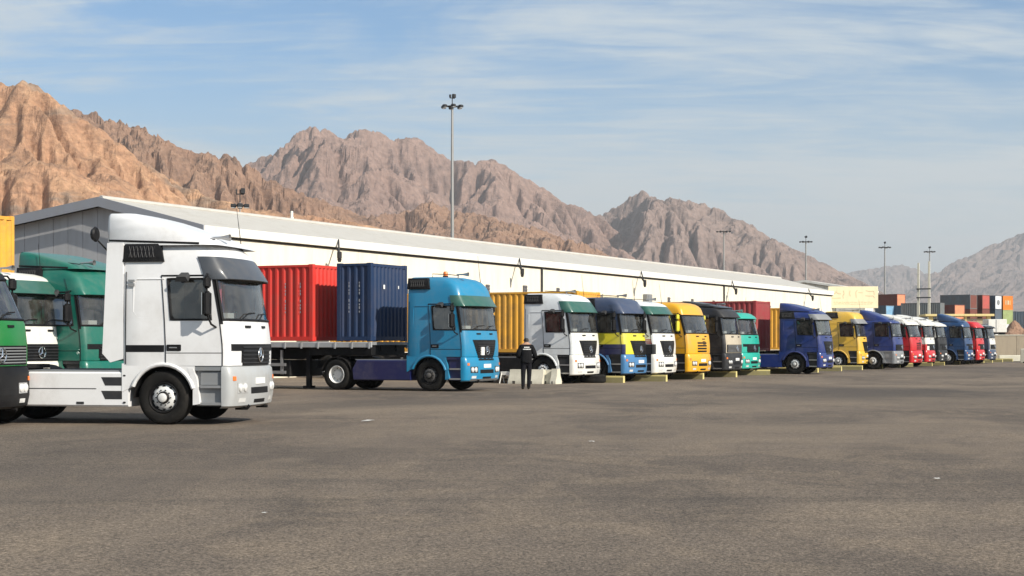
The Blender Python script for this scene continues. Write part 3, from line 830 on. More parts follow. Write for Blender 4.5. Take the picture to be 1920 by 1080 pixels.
        # air intake box high on the sleeper
        if g('intake', True) and roof > 3.2:
            zt = roof - .05; zb = zt - .36
            mb = MB(); mb.loft([[(-2.27, s_ * (1.10 + d_), zb), (-1.44, s_ * (1.10 + d_), zb), (-1.54, s_ * (1.06 + d_), zt), (-2.25, s_ * (1.06 + d_), zt)] for d_ in (0, .14)] + [[(-2.17, s_ * 1.265, zb + .07), (-1.56, s_ * 1.265, zb + .07), (-1.63, s_ * 1.235, zt - .07), (-2.15, s_ * 1.235, zt - .07)]], 0, True, True)
            ai = mb.obj('air_intake', BLACK, root)
            mb = MB()
            for q2 in range(7):
                x_ = -2.13 + q2 * .075
                mb.tube([(x_, s_ * 1.268, zb + .08), (x_ + .05, s_ * 1.242, zt - .07)], .007, 4); mb.tube([(x_ + .05, s_ * 1.268, zb + .08), (x_, s_ * 1.242, zt - .07)], .007, 4)
            mb.obj('intake_mesh', DARKGREY, ai)
        # mirrors on a bent arm
        if not g('simple'):
            xm = half(L[4])[9][0] - .20 - lean * .4
            mb = MB(); mb.tube([(xm + .14, s_ * 1.24, 1.84), (xm + .10, s_ * 1.40, 1.90), (xm + .04, s_ * 1.47, 2.08), (xm + .04, s_ * 1.47, 2.72), (xm - .0, s_ * 1.36, 2.84), (xm - .04, s_ * 1.20, 2.84)], .02, 6)
            arm = mb.obj('mirror_arm', BLACK, root)
            mb = MB(); mb.box(xm - .02, xm + .11, s_ * 1.36, s_ * 1.58, 2.05, 2.52, 0, .045); mb.box(xm - .03, xm - .02, s_ * 1.38, s_ * 1.56, 2.08, 2.49, 1)
            mb.obj('mirror', [g('mirror', BLACK), CHROME], arm)
            mb = MB(); mb.box(xm - .01, xm + .10, s_ * 1.37, s_ * 1.57, 2.57, 2.80, 0, .04); mb.obj('wide_angle_mirror', g('mirror', BLACK), arm)
            mb = MB(); mb.loft([[(-1.15, s_ * 1.22, 2.82), (-.92, s_ * 1.22, 2.82), (-.96, s_ * 1.22, 2.88), (-1.1, s_ * 1.22, 2.88)], [(-1.17, s_ * 1.38, 2.70), (-.90, s_ * 1.38, 2.70), (-.94, s_ * 1.42, 2.79), (-1.12, s_ * 1.42, 2.79)]], 0, True, True)
            mb.obj('kerb_mirror', DARKGREY, arm)
        # wheel arch panel below the cab side
        arc = [(-1.46 + .63 * math.cos(t), .515 + .63 * math.sin(t)) for t in [math.radians(q3) for q3 in range(160, 14, -12)]]
        poly = [(-2.28, 1.13), (-2.28, .62)] + [(p_[0], p_[1]) for p_ in arc if p_[1] > .62] + [(-.825, .62), (-.825, 1.13)]
        mb = MB(); n_ = len(poly)
        for a_, b_ in zip(poly[1:-2], poly[2:-1]):
            mb.loft([[(a_[0], y_, a_[1]), (b_[0], y_, b_[1]), (b_[0], y_, 1.16), (a_[0], y_, 1.16)] for y_ in (s_ * 1.10, s_ * 1.245)], 0, True, True)
        weld(mb).obj('arch_panel', g('arch', low), root, 40)
        mb = MB(); pa = [(p_[0], s_ * 1.25, p_[1]) for p_ in arc if p_[1] > .60]
        mb.tube([pa[0], *pa[1:-1], pa[-1]], .04, 8)
        if g('mudguard', True): mb.obj('wheel_arch_lip', g('lip', low), root)
        mb = MB(); inner = [(-1.46 + .60 * math.cos(t), .515 + .60 * math.sin(t)) for t in [math.radians(q3) for q3 in range(180, -1, -15)]]
        mb.loft([[(x, s_ * .78, z) for x, z in inner], [(x, s_ * 1.20, z) for x, z in inner]], 0, False, False, False); mb.obj('arch_liner', CHASSIS, root)
        # boarding steps between bumper and wheel
        mb = MB(); mb.box(-.82, -.30, s_ * .95, s_ * 1.16, .36, 1.13)
        mb.box(-.82, -.30, s_ * 1.0, s_ * 1.235, 1.03, 1.125)
        for z_ in (.38, .70): mb.box(-.72, -.31, s_ * 1.0, s_ * 1.235, z_, z_ + .05, 1)
        mb.box(-.72, -.31, s_ * 1.15, s_ * 1.20, .76, 1.0)
        mb.obj('cab_step', [g('step', DARKGREY), STEEL], root)
        mb = MB(); mb.loft([[(-.86, s_ * y_, .38), (-.72, s_ * y_, .40), (-.78, s_ * y_, .86), (-.86, s_ * y_, 1.08), (-.97, s_ * y_, 1.08), (-.86, s_ * y_, .80)] for y_ in (1.12, 1.252)], 0, True, True)
        mb.obj('step_edge', g('lip', low), root)
    # bumper: lofted, with slot, plate, lamps
    BL = [(.32, -.05, 1.20, .18), (.36, .01, 1.24, .16), (.56, .045, 1.25, .15), (.9, .04, 1.25, .15), (1.06, .015, 1.25, .15), (1.115, -.02, 1.235, .16)]
    def bring(l):
        h = [p_ for p_ in half(l)]; h = [(x, y, z) for x, y, z in h[9:]]; h = [(-.30, h[0][1], l[0])] + h
        return h + [(x, -y, z) for x, y, z in h[-2::-1]]
    mb = MB(); rg = [bring(l) for l in BL]; mb.loft(rg, 0, True, True)
    if g('bumper2'): 
        for k_, q_ in enumerate(mb.f[:len(mb.f) - 2]): mb.m[k_] = 1 if k_ < 2 * (len(rg[0])) else 0
    bo = mb.obj('bumper', [bump_m, g('bumper2', bump_m)], root, 45)
    fx = lambda y_, z_: front_x(BL, y_, z_)
    mb = MB(); strip(BL, -.48, .48, .58, .70, .006, 8, mb); strip(BL, -.30, .30, .40, .47, .006, 6, mb); bq = mb.obj('bumper_slot', BLACK, bo)
    if g('plate', True): strip(BL, -.26, .26, .76, .88, .014, 6).obj('number_plate', PLATE, bo)
    if g('lip_chrome'):
        strip(BL, -1.0, 1.0, .335, .40, .03, 14).obj('bumper_lip', STEEL, bo)
    for s_ in (-1, 1):
        y0_, y1_ = s_ * .62, s_ * 1.02
        mb = MB(); strip(BL, min(y0_, y1_), max(y0_, y1_), .60, .80, .008, 6, mb)
        hl = mb.obj('headlight', g('lamp_frame', DARKGREY), bo)
        for yy_ in (s_ * .74, s_ * .92):
            q = MB(); q.lathe([(.085, 0), (.08, .03), (.05, .045), (0, .05)], (fx(yy_, .7) - .005, yy_, .70), 'x', 16); q.obj('lens', LAMP, hl)
        mb = MB(); strip(BL, s_ * 1.12 - .05, s_ * 1.12 + .05, .84, .92, .012, 4, mb); mb.obj('indicator', AMBER, bo)
        mb = MB(); q = s_ * .82; strip(BL, q - .12, q + .12, .42, .50, .008, 4, mb); mb.obj('fog_lamp', LAMP, bo)
    mb = MB(); mb.tube([(-.25, -.6, .30), (-.02, -.6, .30), (.03, -.6, .36)], .035, 6); mb.tube([(-.25, .6, .30), (-.02, .6, .30)], .035, 6); mb.obj('tow_eye', BLACK, bo)
    # radiator grille
    style = g('grille', 'wide'); gm = g('grille_m', BLACK); sm = g('slat_m', DARKGREY)
    mb = MB()
    if style == 'wide':
        strip(L, -1.16, 1.16, 1.40, 1.53, .008, 14, mb)
        for z0_, z1_, w_ in ((1.28, 1.40, .80), (1.18, 1.28, .80), (1.125, 1.18, .76)): strip(L, -w_, w_, z0_ - .001, z1_, .012, 10, mb)
    elif style == 'trap':
        for q in range(9):
            z0_ = 1.125 + q * .06; w_ = .56 + .26 * (q / 8) ** .8; strip(L, -w_, w_, z0_, z0_ + .061, .012, 8, mb)
        strip(BL, -.55, .55, 1.0, 1.112, .012, 8, mb)
    elif style == 'bars':
        strip(L, -1.08, 1.08, 1.14, 1.50, .010, 14, mb)
    elif style == 'slots':
        for q in range(4): strip(L, -.50, .50, 1.18 + q * .12, 1.25 + q * .12, .010, 8, mb)
    gr = mb.obj('grille', gm, root)
    ns_, gw, z0_, dz_ = {'wide': (5, .76, 1.16, .075), 'trap': (6, .58, 1.16, .078), 'bars': (6, 1.02, 1.17, .055), 'slots': (0, 0, 0, 0)}[style]
    for q in range(ns_): strip(L, -gw, gw, z0_ + q * dz_, z0_ + q * dz_ + .022, .032, 10, None, 0, .03).obj('slat', sm, gr)
    if style != 'slots':
        mb = MB(); zc = 1.32; fxc = front_x(L, 0, zc) + .045
        mb.tube([(fxc, .13 * math.cos(t), zc + .13 * math.sin(t)) for t in [2 * math.pi * q / 24 for q in range(25)]], .013, 6)
        for q in range(3):
            a = math.pi / 2 + 2 * math.pi * q / 3; mb.tube([(fxc, 0, zc), (fxc, .125 * math.cos(a), zc + .125 * math.sin(a))], [.022, .006], 6)
        mb.obj('emblem', CHROME, gr)
    if g('front_marks'):
        for y_, z_, w_, h_ in ((.18, 1.72, .36, .045), (.2, 1.62, .34, .03), (.14, 1.5, .10, .07), (.3, 1.5, .12, .05)):
            strip(L, y_ - w_ / 2, y_ + w_ / 2, z_, z_ + h_, .006, 4).obj('front_slot', BLACK, gr)
    # front grab handles above the grille
    for y_ in (-.45, .45): strip(L, y_ - .12, y_ + .12, 1.84, 1.885, .02, 3).obj('grab_handle', BLACK, root)
    if g('card'): strip(L, -.42, -.22, 1.17, 1.43, .05, 3).obj('front_card', PLATE, gr)
    # sun visor
    if g('visor'):
        kz = (roof - 2.88) / .62; zt = min(2.88 + g('visor_h', .30) * max(kz, .5), roof - .02)
        def arcpts(z, off, i0):
            lv = None
            for a, b in zip(L[:-1], L[1:]):
                if a[0] <= z <= b[0]:
                    t = (z - a[0]) / (b[0] - a[0]); lv = tuple(a[i] + (b[i] - a[i]) * t for i in range(4)); break
            h = half((z, lv[1], lv[2], lv[3]))[i0:]; cx_ = -1.0
            out = []
            for x, y, z_ in h:
                f = max(0, min(1, (x + .55) / .35)); out.append((x + off * f, y * (1 + .02 * (off > 0)), z_))
            return out + [(x, -y, z_) for x, y, z_ in out[-2::-1]]
        mb = MB(); r1, r2, r3 = arcpts(zt, .012, 8), arcpts((zt + 2.76) / 2, .14, 8), arcpts(2.76, .22, 8); r4 = arcpts(2.745, .19, 8); r5 = arcpts(zt - .05, .006, 8)
        mb.loft([r1, r2, r3, r4, r5], 0, False, False, False); mb.obj('sun_visor', g('visor'), root, 50)
    # roof air deflector
    if g('deflector'):
        h_ = g('deflector'); zb = roof - .10
        dl = []
        xb_ = 2.6 if g('extender') else 2.3; dw_ = .09 if g('extender') else 0
        for t_, xf_, w_ in ((0, -.42, 1.12), (.2, -.62, 1.12), (.5, -1.12, 1.115), (.78, -1.62, 1.10), (.93, -1.92, 1.07), (1, -2.1, 1.0)):
            z = zb + t_ * (h_ + .10); r_ = .2; w_ += dw_
            h = [(-xb_, 0), (-xb_, -w_ + .06), (-xb_ + .06, -w_)] + [(xf_ - r_ + r_ * math.sin(math.radians(q)) - .02 * (q == 0), -(w_ - r_) - r_ * math.cos(math.radians(q))) for q in (0, 30, 60, 90)] + [(xf_ + .04, -.4 * w_), (xf_ + .05, 0)]
            dl.append([(x, y, z) for x, y in h] + [(x, -y, z) for x, y in h[-2:0:-1]])
        mb = MB(); mb.loft(dl, 0, False, True); df = mb.obj('roof_deflector', g('deflector_m', roofm), root, 50)
        mb = MB(); mb.tube([(-xb_ + .05, -1.115 - dw_, zb + .10), (-.75, -1.115 - dw_, zb + .03)], .022, 6); mb.tube([(-xb_ + .05, 1.115 + dw_, zb + .10), (-.75, 1.115 + dw_, zb + .03)], .022, 6); mb.obj('deflector_seam', BLACK, df)
    if g('extender'):
        def pan(s_):
            mb = MB(); zt = roof - .05
            mb.loft([[(-2.26, s_ * y_, 1.25), (-2.52, s_ * y_, 1.18), (-2.68, s_ * y_, 1.35), (-2.58, s_ * y_, zt), (-2.26, s_ * y_, zt)] for y_ in (1.17, 1.235)], 0, True, True)
            mb.obj('side_extender', body, root)
        both(pan)
    if g('spot_lamp'):
        mb = MB(); mb.tube([(-2.62, -1.1, 3.3), (-2.78, -1.2, 3.5)], .018, 6); mb.lathe([(0, -.05), (.11, -.04), (.15, .02), (.12, .05), (0, .06)], (-2.84, -1.22, 3.62), 'x', 14); mb.obj('rear_spot_lamp', BLACK, root)
        mb = MB(); mb.box(-2.15, -2.02, -1.262, -1.25, 2.62, 2.68); mb.box(-2.15, -2.02, -1.262, -1.25, 2.71, 2.75); mb.obj('badge', MIDGREY, root)
        mb = MB()
        for x_ in (-2.2, -2.22): 
            for z_ in (.42, .93): mb.lathe([(.018, 0), (.018, -.012), (0, -.012)], (x_ - .02, -1.236, z_), 'y', 8)
        mb.box(-3.2, -3.05, -1.243, -1.236, .385, .43); mb.obj('skirt_fitting', DARKGREY, root)
    if g('red_mark'):
        for z_, x0_, x1_ in ((1.70, -.95, -.30), (1.62, -.75, -.28), (1.56, -.6, -.26)):
            mb = MB(); mb.prism([(x0_, z_), (x1_, z_ - .03), (x1_, z_ + .02), (x0_ + .1, z_ + .02)], 'y', -1.258, -1.254); mb.obj('side_marking', C_MARKR, root)
    # horns, aerials, beacons
    if not g('plain_roof'):
        zr = lambda x: roof - (.02 if x < -1.1 else .10)
        mb = MB(); mb.tube([(-.75, -.55, roof - .06), (-.75, -.55, roof + .06)], .02, 6); mb.lathe([(.02, 0), (.03, .25), (.07, .42)], (-.80, -.55, roof + .07), 'x', 10); mb.obj('air_horn', STEEL, root)
        mb = MB(); mb.tube([(-.62, .8, roof - .15), (-.75, .85, roof + .75)], [.012, .004], 5); mb.obj('aerial', BLACK, root)
        mb = MB(); mb.tube([(-1.5, -.92, roof - .03), (-1.5, -.92, roof + .09), (-.9, -.92, roof + .06), (-.55, -.9, roof + .02)], .014, 6); mb.obj('roof_rail', DARKGREY, root)
    if g('beacon'):
        mb = MB(); x_ = -1.35; mb.lathe([(.09, 0), (.09, .06)], (x_, -.3, roof - .01), 'z', 14, 1, True, True); mb.lathe([(.075, .06), (.075, .16), (.05, .20), (0, .205)], (x_, -.3, roof - .01), 'z', 14, 0); mb.obj('beacon', [AMBER, BLACK], root)
    # cab inside
    mb = MB(); mb.box(-2.2, -2.16, -1.12, 1.12, 1.3, 2.8); mb.box(-2.16, -.25, -1.12, 1.12, 1.22, 1.3); mb.obj('cab_lining', TRIM, root)
    mb = MB(); mb.prism([(-.22, 1.3), (-.22, 1.92), (-.34, 2.02), (-.62, 1.96), (-.7, 1.7), (-.6, 1.3)], 'y', -1.08, 1.08); mb.box(-.5, -.3, -.9, -.55, 2.0, 2.12); da = mb.obj('dashboard', TRIM, root)
    for y_ in (-.55, .55):
        mb = MB(); mb.box(-1.45, -.95, y_ - .27, y_ + .27, 1.5, 1.75, 0, .06); mb.prism([(-1.45, 1.7), (-1.30, 1.72), (-1.42, 2.42), (-1.55, 2.42)], 'y', y_ - .25, y_ + .25); mb.box(-1.58, -1.44, y_ - .14, y_ + .14, 2.44, 2.66, 0, .04); mb.obj('seat', SEAT, root)
    mb = MB(); mb.tube([(-.78 + .12 * math.sin(t), .55 + .22 * math.cos(t), 1.98 + .19 * math.sin(t)) for t in [2 * math.pi * q / 20 for q in range(21)]], .016, 6); mb.tube([(-.55, .55, 1.85), (-.78, .55, 1.98)], .03, 6); mb.obj('steering_wheel', BLACK, root)
    if g('curtain'):
        mb = MB(); n_ = 14
        for s_ in (-1, 1):
            a = [(-.42 - .10 * (q / n_) - .6 * (q / n_) ** 2 + .02 * (-1) ** q, s_ * (.95 + .14 * min(1, q / 4)), z_) for z_ in (1.99, 2.7) for q in range(n_ + 1)]
            mb.loft([a[:n_ + 1], a[n_ + 1:]], 0, False, False, False)
        mb.obj('curtain', CURT, root)
    # running gear
    ch = MB()
    for s_ in (-1, 1): ch.box(-6.2, -.35, s_ * .40, s_ * .47, .72, .98)
    for x_ in (-6.1, -4.4, -3.4, -2.4): ch.box(x_ - .06, x_ + .06, -.4, .4, .74, .96)
    ch.box(-1.95, -.45, -.38, .38, .55, 1.2); ch.tube([(-1.46, -.95, .515), (-1.46, .95, .515)], .07, 8); ch.tube([(-4.98, -.9, .515), (-4.98, .9, .515)], .09, 8); ch.lathe([(.12, -.28), (.24, -.1), (.24, .1), (.12, .28)], (-4.98, 0, .515), 'y', 14, 0, True, True)
    share('chassis', 'chassis', lambda: ch.mesh('chassis', CHASSIS), root)
    def fifth():
        mb = MB(); mb.prism([(-5.45, -.35), (-5.45, .35), (-4.7, .48), (-4.5, .3), (-4.5, -.3), (-4.7, -.48)], 'z', 1.05, 1.13); mb.box(-5.2, -4.7, -.42, .42, .95, 1.05); mb.box(-4.1, -2.5, -.5, .5, 1.0, 1.04)
        return mb.mesh('coupling_plate', CHASSIS)
    share('coupling_plate', 'fifth', fifth, root)
    def guard(s_):
        def f():
            mb = MB(); ar = [(-4.98 + .60 * math.cos(t), .515 + .60 * math.sin(t)) for t in [math.radians(q) for q in range(170, 9, -16)]]
            mb.loft([[(x, s_ * .70, z) for x, z in ar], [(x, s_ * 1.22, z) for x, z in ar], [(x * 1.0, s_ * 1.22, z - .03) for x, z in ar]], 0, False, False, False); return mb.mesh('mudguard', CHASSIS)
        share('mudguard', ('guard', s_), f, root)
    both(guard)
    sk = g('skirt', CHASSIS)
    def side(s_):
        mb = MB()
        mb.loft([[(-4.30, s_ * y_, .34 + t_), (-2.16, s_ * y_, .34 + t_), (-2.16, s_ * y_, 1.00 - t_), (-4.18, s_ * y_, 1.00 - t_), (-4.34, s_ * y_, .70)] for y_, t_ in ((.55, 0), (1.21, 0), (1.235, .03))], 0, True, True)
        s1 = mb.obj('side_skirt', sk, root)
        mb = MB(); mb.box(-4.25, -2.18, s_ * .52, s_ * 1.20, 1.002, 1.03); mb.obj('walkway', MIDGREY, s1)
        if g('skirt_steps'):
            mb = MB()
            for z_ in (.48, .74): mb.prism([(-2.70, z_ + .16), (-2.28, z_ + .16), (-2.28, z_), (-2.62, z_)], 'y', s_ * 1.23, s_ * 1.2385)
            mb.obj('skirt_step', DARKGREY, s1)
            mb = MB(); mb.tube([(-4.25, s_ * 1.237, .68), (-2.8, s_ * 1.237, .68)], .008, 5); mb.obj('skirt_seam', DARKGREY, s1)
    both(side)
    for s_ in (-1, 1):
        wheel(root, -1.46, s_, g('rim', 'front')); wheel(root, -4.98, s_, 'rear'); 
        e = link('wheel', None, root, (-4.98, s_ * .73, .515)); link('tyre', tyre_mesh(), e)
    root['ex'] = [ex.x, ex.y]; root['o'] = [org.x, org.y]
    return root
WHITE = paint('white', (238, 240, 242), .92, .22)
SILVER = paint('silver_grey', (226, 230, 234), .9, .3)
OFFWHITE = paint('off_white', (236, 234, 226), .85, .4)
BLUE = paint('sky_blue', (22, 130, 172), .72)
NAVY = paint('navy', (26, 36, 92), .55)
GREEN = paint('grass_green', (26, 122, 56), .68)
TEAL = paint('dark_teal', (10, 104, 88), .68)
TURQ = paint('turquoise', (30, 160, 142), .8)
VISGREEN = paint('visor_green', (44, 100, 88), .6)
VISGREY = paint('visor_grey', (74, 78, 84), .6)
YEL = paint('lorry_yellow', (214, 172, 62), .85)
ORANGE = paint('amber_yellow', (226, 158, 20), .85)
LEMON = paint('lemon_yellow', (214, 204, 50), .8)
SLATE = paint('slate_blue', (62, 76, 104), .6)
STEELB = paint('steel_blue', (70, 124, 172), .7)
INK_ = paint('gloss_black', (24, 25, 30), 1.0, .3)
BEIGE = paint('beige', (196, 184, 162), .7)
ROYAL = paint('royal_blue', (32, 56, 128), .55)
DEEPB = paint('deep_blue', (24, 66, 112), .65)
RED = paint('fire_red', (188, 28, 36), .8)
C_MARKR = paint('marking_red', (150, 30, 34), .8)
GREYB = paint('grey_bumper', (170, 172, 172), .75, .45)
LTBLUE = paint('pale_blue', (140, 158, 170), .7)
# ------------------------------------------------------------------ the parked lorries, nearest first
TRK = {}
def T(key, **spec):
    TRK[key] = truck(spec)
T('green', px=-88, s=106, turn=14, label='grass green lorry with black bumper cut off by the left edge', body=GREEN, bumper=BLACK, visor=BLACK, grille='bars', slat_m=MIDGREY, roof=3.0, lean=.30, intake=False, arch=GREEN, plain_roof=True, lamp_frame=CHROME, plate=False)
T('white', px=428, s=100, turn=10, label='large white tractor unit with dark visor, nearest lorry, no trailer', body=WHITE, low=WHITE, bumper=GREYB, visor=VISGREY, grille='wide', slat_m=DARKGREY, roof=3.5, deflector=.52, deflector_m=WHITE, extender=True, skirt=WHITE, skirt_steps=True, stripe=True, curtain=True, spot_lamp=True, lip=WHITE, step=MIDGREY, lamp_frame=GREYB)
T('wgreen', px=2, s=79, turn=22, label='white lorry with green visor between the grass green and teal lorries', body=OFFWHITE, visor=VISGREEN, roof=3.3, grille='wide', intake=False)
T('teal', px=158, s=76, turn=22, label='dark teal lorry with roof deflector, half hidden behind the large white tractor', body=TEAL, roof=3.5, deflector=.36, beacon=True, visor=TEAL, grille='wide', skirt=TEAL)
T('blue', px=871, s=58.6, turn=25.5, label='sky blue lorry hauling the red and navy containers', body=BLUE, roof=3.72, visor=VISGREEN, visor_h=.16, grille='trap', beacon=True, lip_chrome=True, skirt=NAVY, card=True, rim='dark', step=NAVY, extender=False)
T('silver', px=1074, s=49, turn=27, label='white lorry with green visor behind the walking man', body=SILVER, front=OFFWHITE, bumper=OFFWHITE, roof=3.5, visor=VISGREEN, grille='trap', lip=SILVER)
T('yblue', px=1170, s=47, turn=28.6, label='slate blue lorry with a lemon yellow band across its front', body=SLATE, low=NAVY, band=LEMON, mid=SLATE, roofm=SLATE, front=LEMON, bumper=STEELB, visor=SLATE, roof=3.42, grille='trap', lip=STEELB)
T('gvis', px=1227, s=46, turn=26.2, lean=.04, label='silver lorry with a green visor between the banded and amber lorries', body=SILVER, low=DARKGREY, band=SILVER, bumper=OFFWHITE, front=OFFWHITE, visor=VISGREEN, roof=3.3, grille='trap', intake=False, red_mark=True)
T('amber', px=1290, s=44, turn=29, lean=.10, label='amber yellow lorry with dark slots in its front', body=ORANGE, roof=3.34, grille='slots', front_marks=True, mirror=LEMON, plain_roof=True, intake=False)
T('black', px=1359, s=41, turn=26, label='gloss black lorry with beige band and roof fairing', body=INK_, band=INK_, front=BEIGE, bumper=DARKGREY, roof=3.3, deflector=.22, deflector_m=INK_, roofm=INK_, visor=DARKGREY, grille='bars', slat_m=STEEL)
T('turq', px=1391, s=39, turn=28.5, lean=.06, label='low turquoise lorry left of the dark red container', body=TURQ, roof=3.08, visor=TURQ, grille='wide', intake=False, mirror=TURQ)
T('royal', px=1537, s=37.3, turn=26.5, label='royal blue lorry with roof deflector before the dark red container', body=ROYAL, roof=3.22, deflector=.40, skirt=ROYAL, visor=MIDGREY, grille='trap')
T('yellow', px=1611, s=31.3, visor_h=.16, label='pale yellow lorry right of the royal blue one', body=YEL, roof=3.5, visor=MIDGREY, grille='trap', plain_roof=False)
T('blue2', px=1677, s=31.2, turn=25.5, label='dark blue lorry with grey bumper and wheel arch, far row', body=ROYAL, bumper=MIDGREY, arch=MIDGREY, lip=MIDGREY, roof=2.97, deflector=.62, grille='bars', intake=False, step=STEEL)
T('red1', px=1709, s=29.5, turn=29.5, lean=.1, label='red lorry with white roof and slotted front, left one of the red pair', body=RED, roofm=OFFWHITE, roof=3.1, deflector=.35, grille='slots', front_marks=True, visor=OFFWHITE, intake=False)
T('red2', px=1737, s=28.2, label='red lorry with white band and white roof, right one of the red pair', body=RED, roofm=OFFWHITE, band=OFFWHITE, mid=RED, roof=3.1, deflector=.4, visor=OFFWHITE, grille='wide', intake=False)
T('wblack', px=1761, s=27, label='white roofed lorry with black lower front, before the far blue lorry', body=OFFWHITE, low=DARKGREY, bumper=DARKGREY, roof=3.05, visor=OFFWHITE, grille='wide', intake=False, deflector=.4)
T('blue3', px=1811, s=25.7, label='deep blue lorry with tall roof fairing, farthest blue one', body=DEEPB, roof=3.2, deflector=.55, grille='wide', intake=False)
T('red3', px=1833, s=25, label='red lorry with red roof near the end of the row', body=RED, roof=3.25, grille='wide', intake=False, visor=RED)
T('grey', px=1855, s=24.3, label='pale blue grey lorry with white front panel, last of the row', body=LTBLUE, low=SLATE, front=OFFWHITE, bumper=SLATE, roof=2.99, visor=DARKGREY, grille='bars', intake=False)

# ------------------------------------------------------------------ shipping containers
def corrugated(mb, p0, p1, z0, z1, depth, pitch=.28, inward=None, mi=0):
    """trapezoid-ribbed steel wall between two plan points"""
    p0, p1 = Vector(p0), Vector(p1); d = p1 - p0; L_ = d.length; d /= L_; n_ = inward
    k = max(2, round(L_ / pitch)); st = L_ / k; pts = []
    for q in range(k):
        a = q * st
        pts += [(a + .0 * st, 0), (a + .27 * st, 0), (a + .5 * st, depth), (a + .77 * st, depth)]
    pts.append((L_, 0))
    row = [p0 + d * a + Vector(n_) * h for a, h in pts]
    mb.loft([[(p.x, p.y, z0) for p in row], [(p.x, p.y, z1) for p in row]], mi, False, False, False)
def container(label, m_side, m_end, L_, loc, rz, H=2.59, cat='container', group='shipping containers in the yard', frame=None, detail=True, marks=True, name='shipping_container'):
    t_ = thing(name, label, cat, loc, rz, group); W_ = 1.219; fr = frame or m_side
    mb = MB()
    for x in (0, -L_ + .14):
        for s_ in (-1, 1): mb = MB(); mb.box(x - .14, x, s_ * (W_ - .12), s_ * W_, .0, H, 0, .006); mb.obj('corner_post', fr, t_)
    mb = MB()
    for s_ in (-1, 1):
        for za, zb in ((.02, .16), (H - .09, H - .012)): mb = MB(); mb.box(-L_ + .14, -.14, s_ * (W_ - .06), s_ * (W_ - .002), za, zb); mb.obj('rail', fr, t_)
    for x in (-.10, -L_ + .02):
        for za, zb in ((.02, .16), (H - .11, H - .012)): mb = MB(); mb.box(x, x + .08, -W_ + .12, W_ - .12, za, zb); mb.obj('rail', fr, t_)
    if detail:
        for x in (.003, -L_ - .003):
            for s_ in (-1, 1):
                for z in (-.002, H - .12):
                    sg_ = 1 if x < 0 else -1
                    q = MB(); q.box(x, x + sg_ * .178, s_ * (W_ + .003), s_ * (W_ - .16), z, z + .125, 0, .01); q.obj('corner_casting', fr, t_)
    for s_ in (-1, 1):
        mb = MB(); corrugated(mb, (-L_ + .14, s_ * (W_ - .012), 0), (-.14, s_ * (W_ - .012), 0), .16, H - .09, .042, .28, (0, -s_, 0)); mb.obj('side_wall', m_side, t_, 20)
    mb = MB(); corrugated(mb, (-.018, -W_ + .12, 0), (-.018, W_ - .12, 0), .16, H - .11, .045, .25, (-1, 0, 0)); mb.obj('front_wall', m_end, t_, 20)
    mb = MB(); mb.box(-L_ + .02, -L_ + .07, -W_ + .12, -.01, .16, H - .11); mb.box(-L_ + .02, -L_ + .07, .01, W_ - .12, .16, H - .11)
    for y_ in (-.75, -.35, .35, .75): mb.tube([(-L_ - .005, y_, .1), (-L_ - .005, y_, H - .1)], .02, 6)
    mb.obj('door', m_side, t_)
    mb = MB(); mb.box(-L_ + .1, -.1, -W_ + .05, W_ - .05, H - .05, H - .03); mb.box(-L_ + .05, -.1, -W_ + .05, W_ - .05, .05, .15); mb.obj('roof', m_side, t_)
    return t_
def cpaint(n, c, k=.8, wear=.45):
    return solid('container_' + n, tuple(min(.75, v * k * 1.4) for v in lin(c)), .6, 0, wear, (.17, .11, .075), 1.3)
C_RED = cpaint('red', (206, 48, 38), .66, .3); C_RED2 = cpaint('dark_red', (140, 46, 50)); C_NAVY = cpaint('navy', (14, 54, 98), .42, .12); C_YEL = cpaint('yellow', (206, 150, 48), .85, .45)
C_CREAM = cpaint('cream', (206, 198, 170)); C_RUST = cpaint('rust', (150, 66, 50)); C_BLUE = cpaint('light_blue', (122, 166, 196)); C_SLATE = cpaint('slate', (78, 92, 104))
C_ORANGE = cpaint('orange', (240, 116, 38), .9, .2); C_WHITE = cpaint('white', (232, 232, 226), .85, .3); C_BROWN = cpaint('brown', (112, 60, 50)); C_GREEN = cpaint('pale_green', (150, 164, 110)); C_PEACH = cpaint('peach', (214, 140, 104)); C_GREY = cpaint('grey', (98, 104, 106)); C_STEELR = cpaint('brick', (176, 84, 76))
MARK = solid('white_marking', (.78, .78, .75), .6)
MARKD = solid('faded_marking', (.30, .31, .34), .7, 0, .7, (.1, .1, .12), 9)
def local_to(tr, x, y, z):
    r = TRK[tr]; a = r.rotation_euler[2]; o = r.location
    return (o.x + x * math.cos(a) - y * math.sin(a), o.y + x * math.sin(a) + y * math.cos(a), z), a
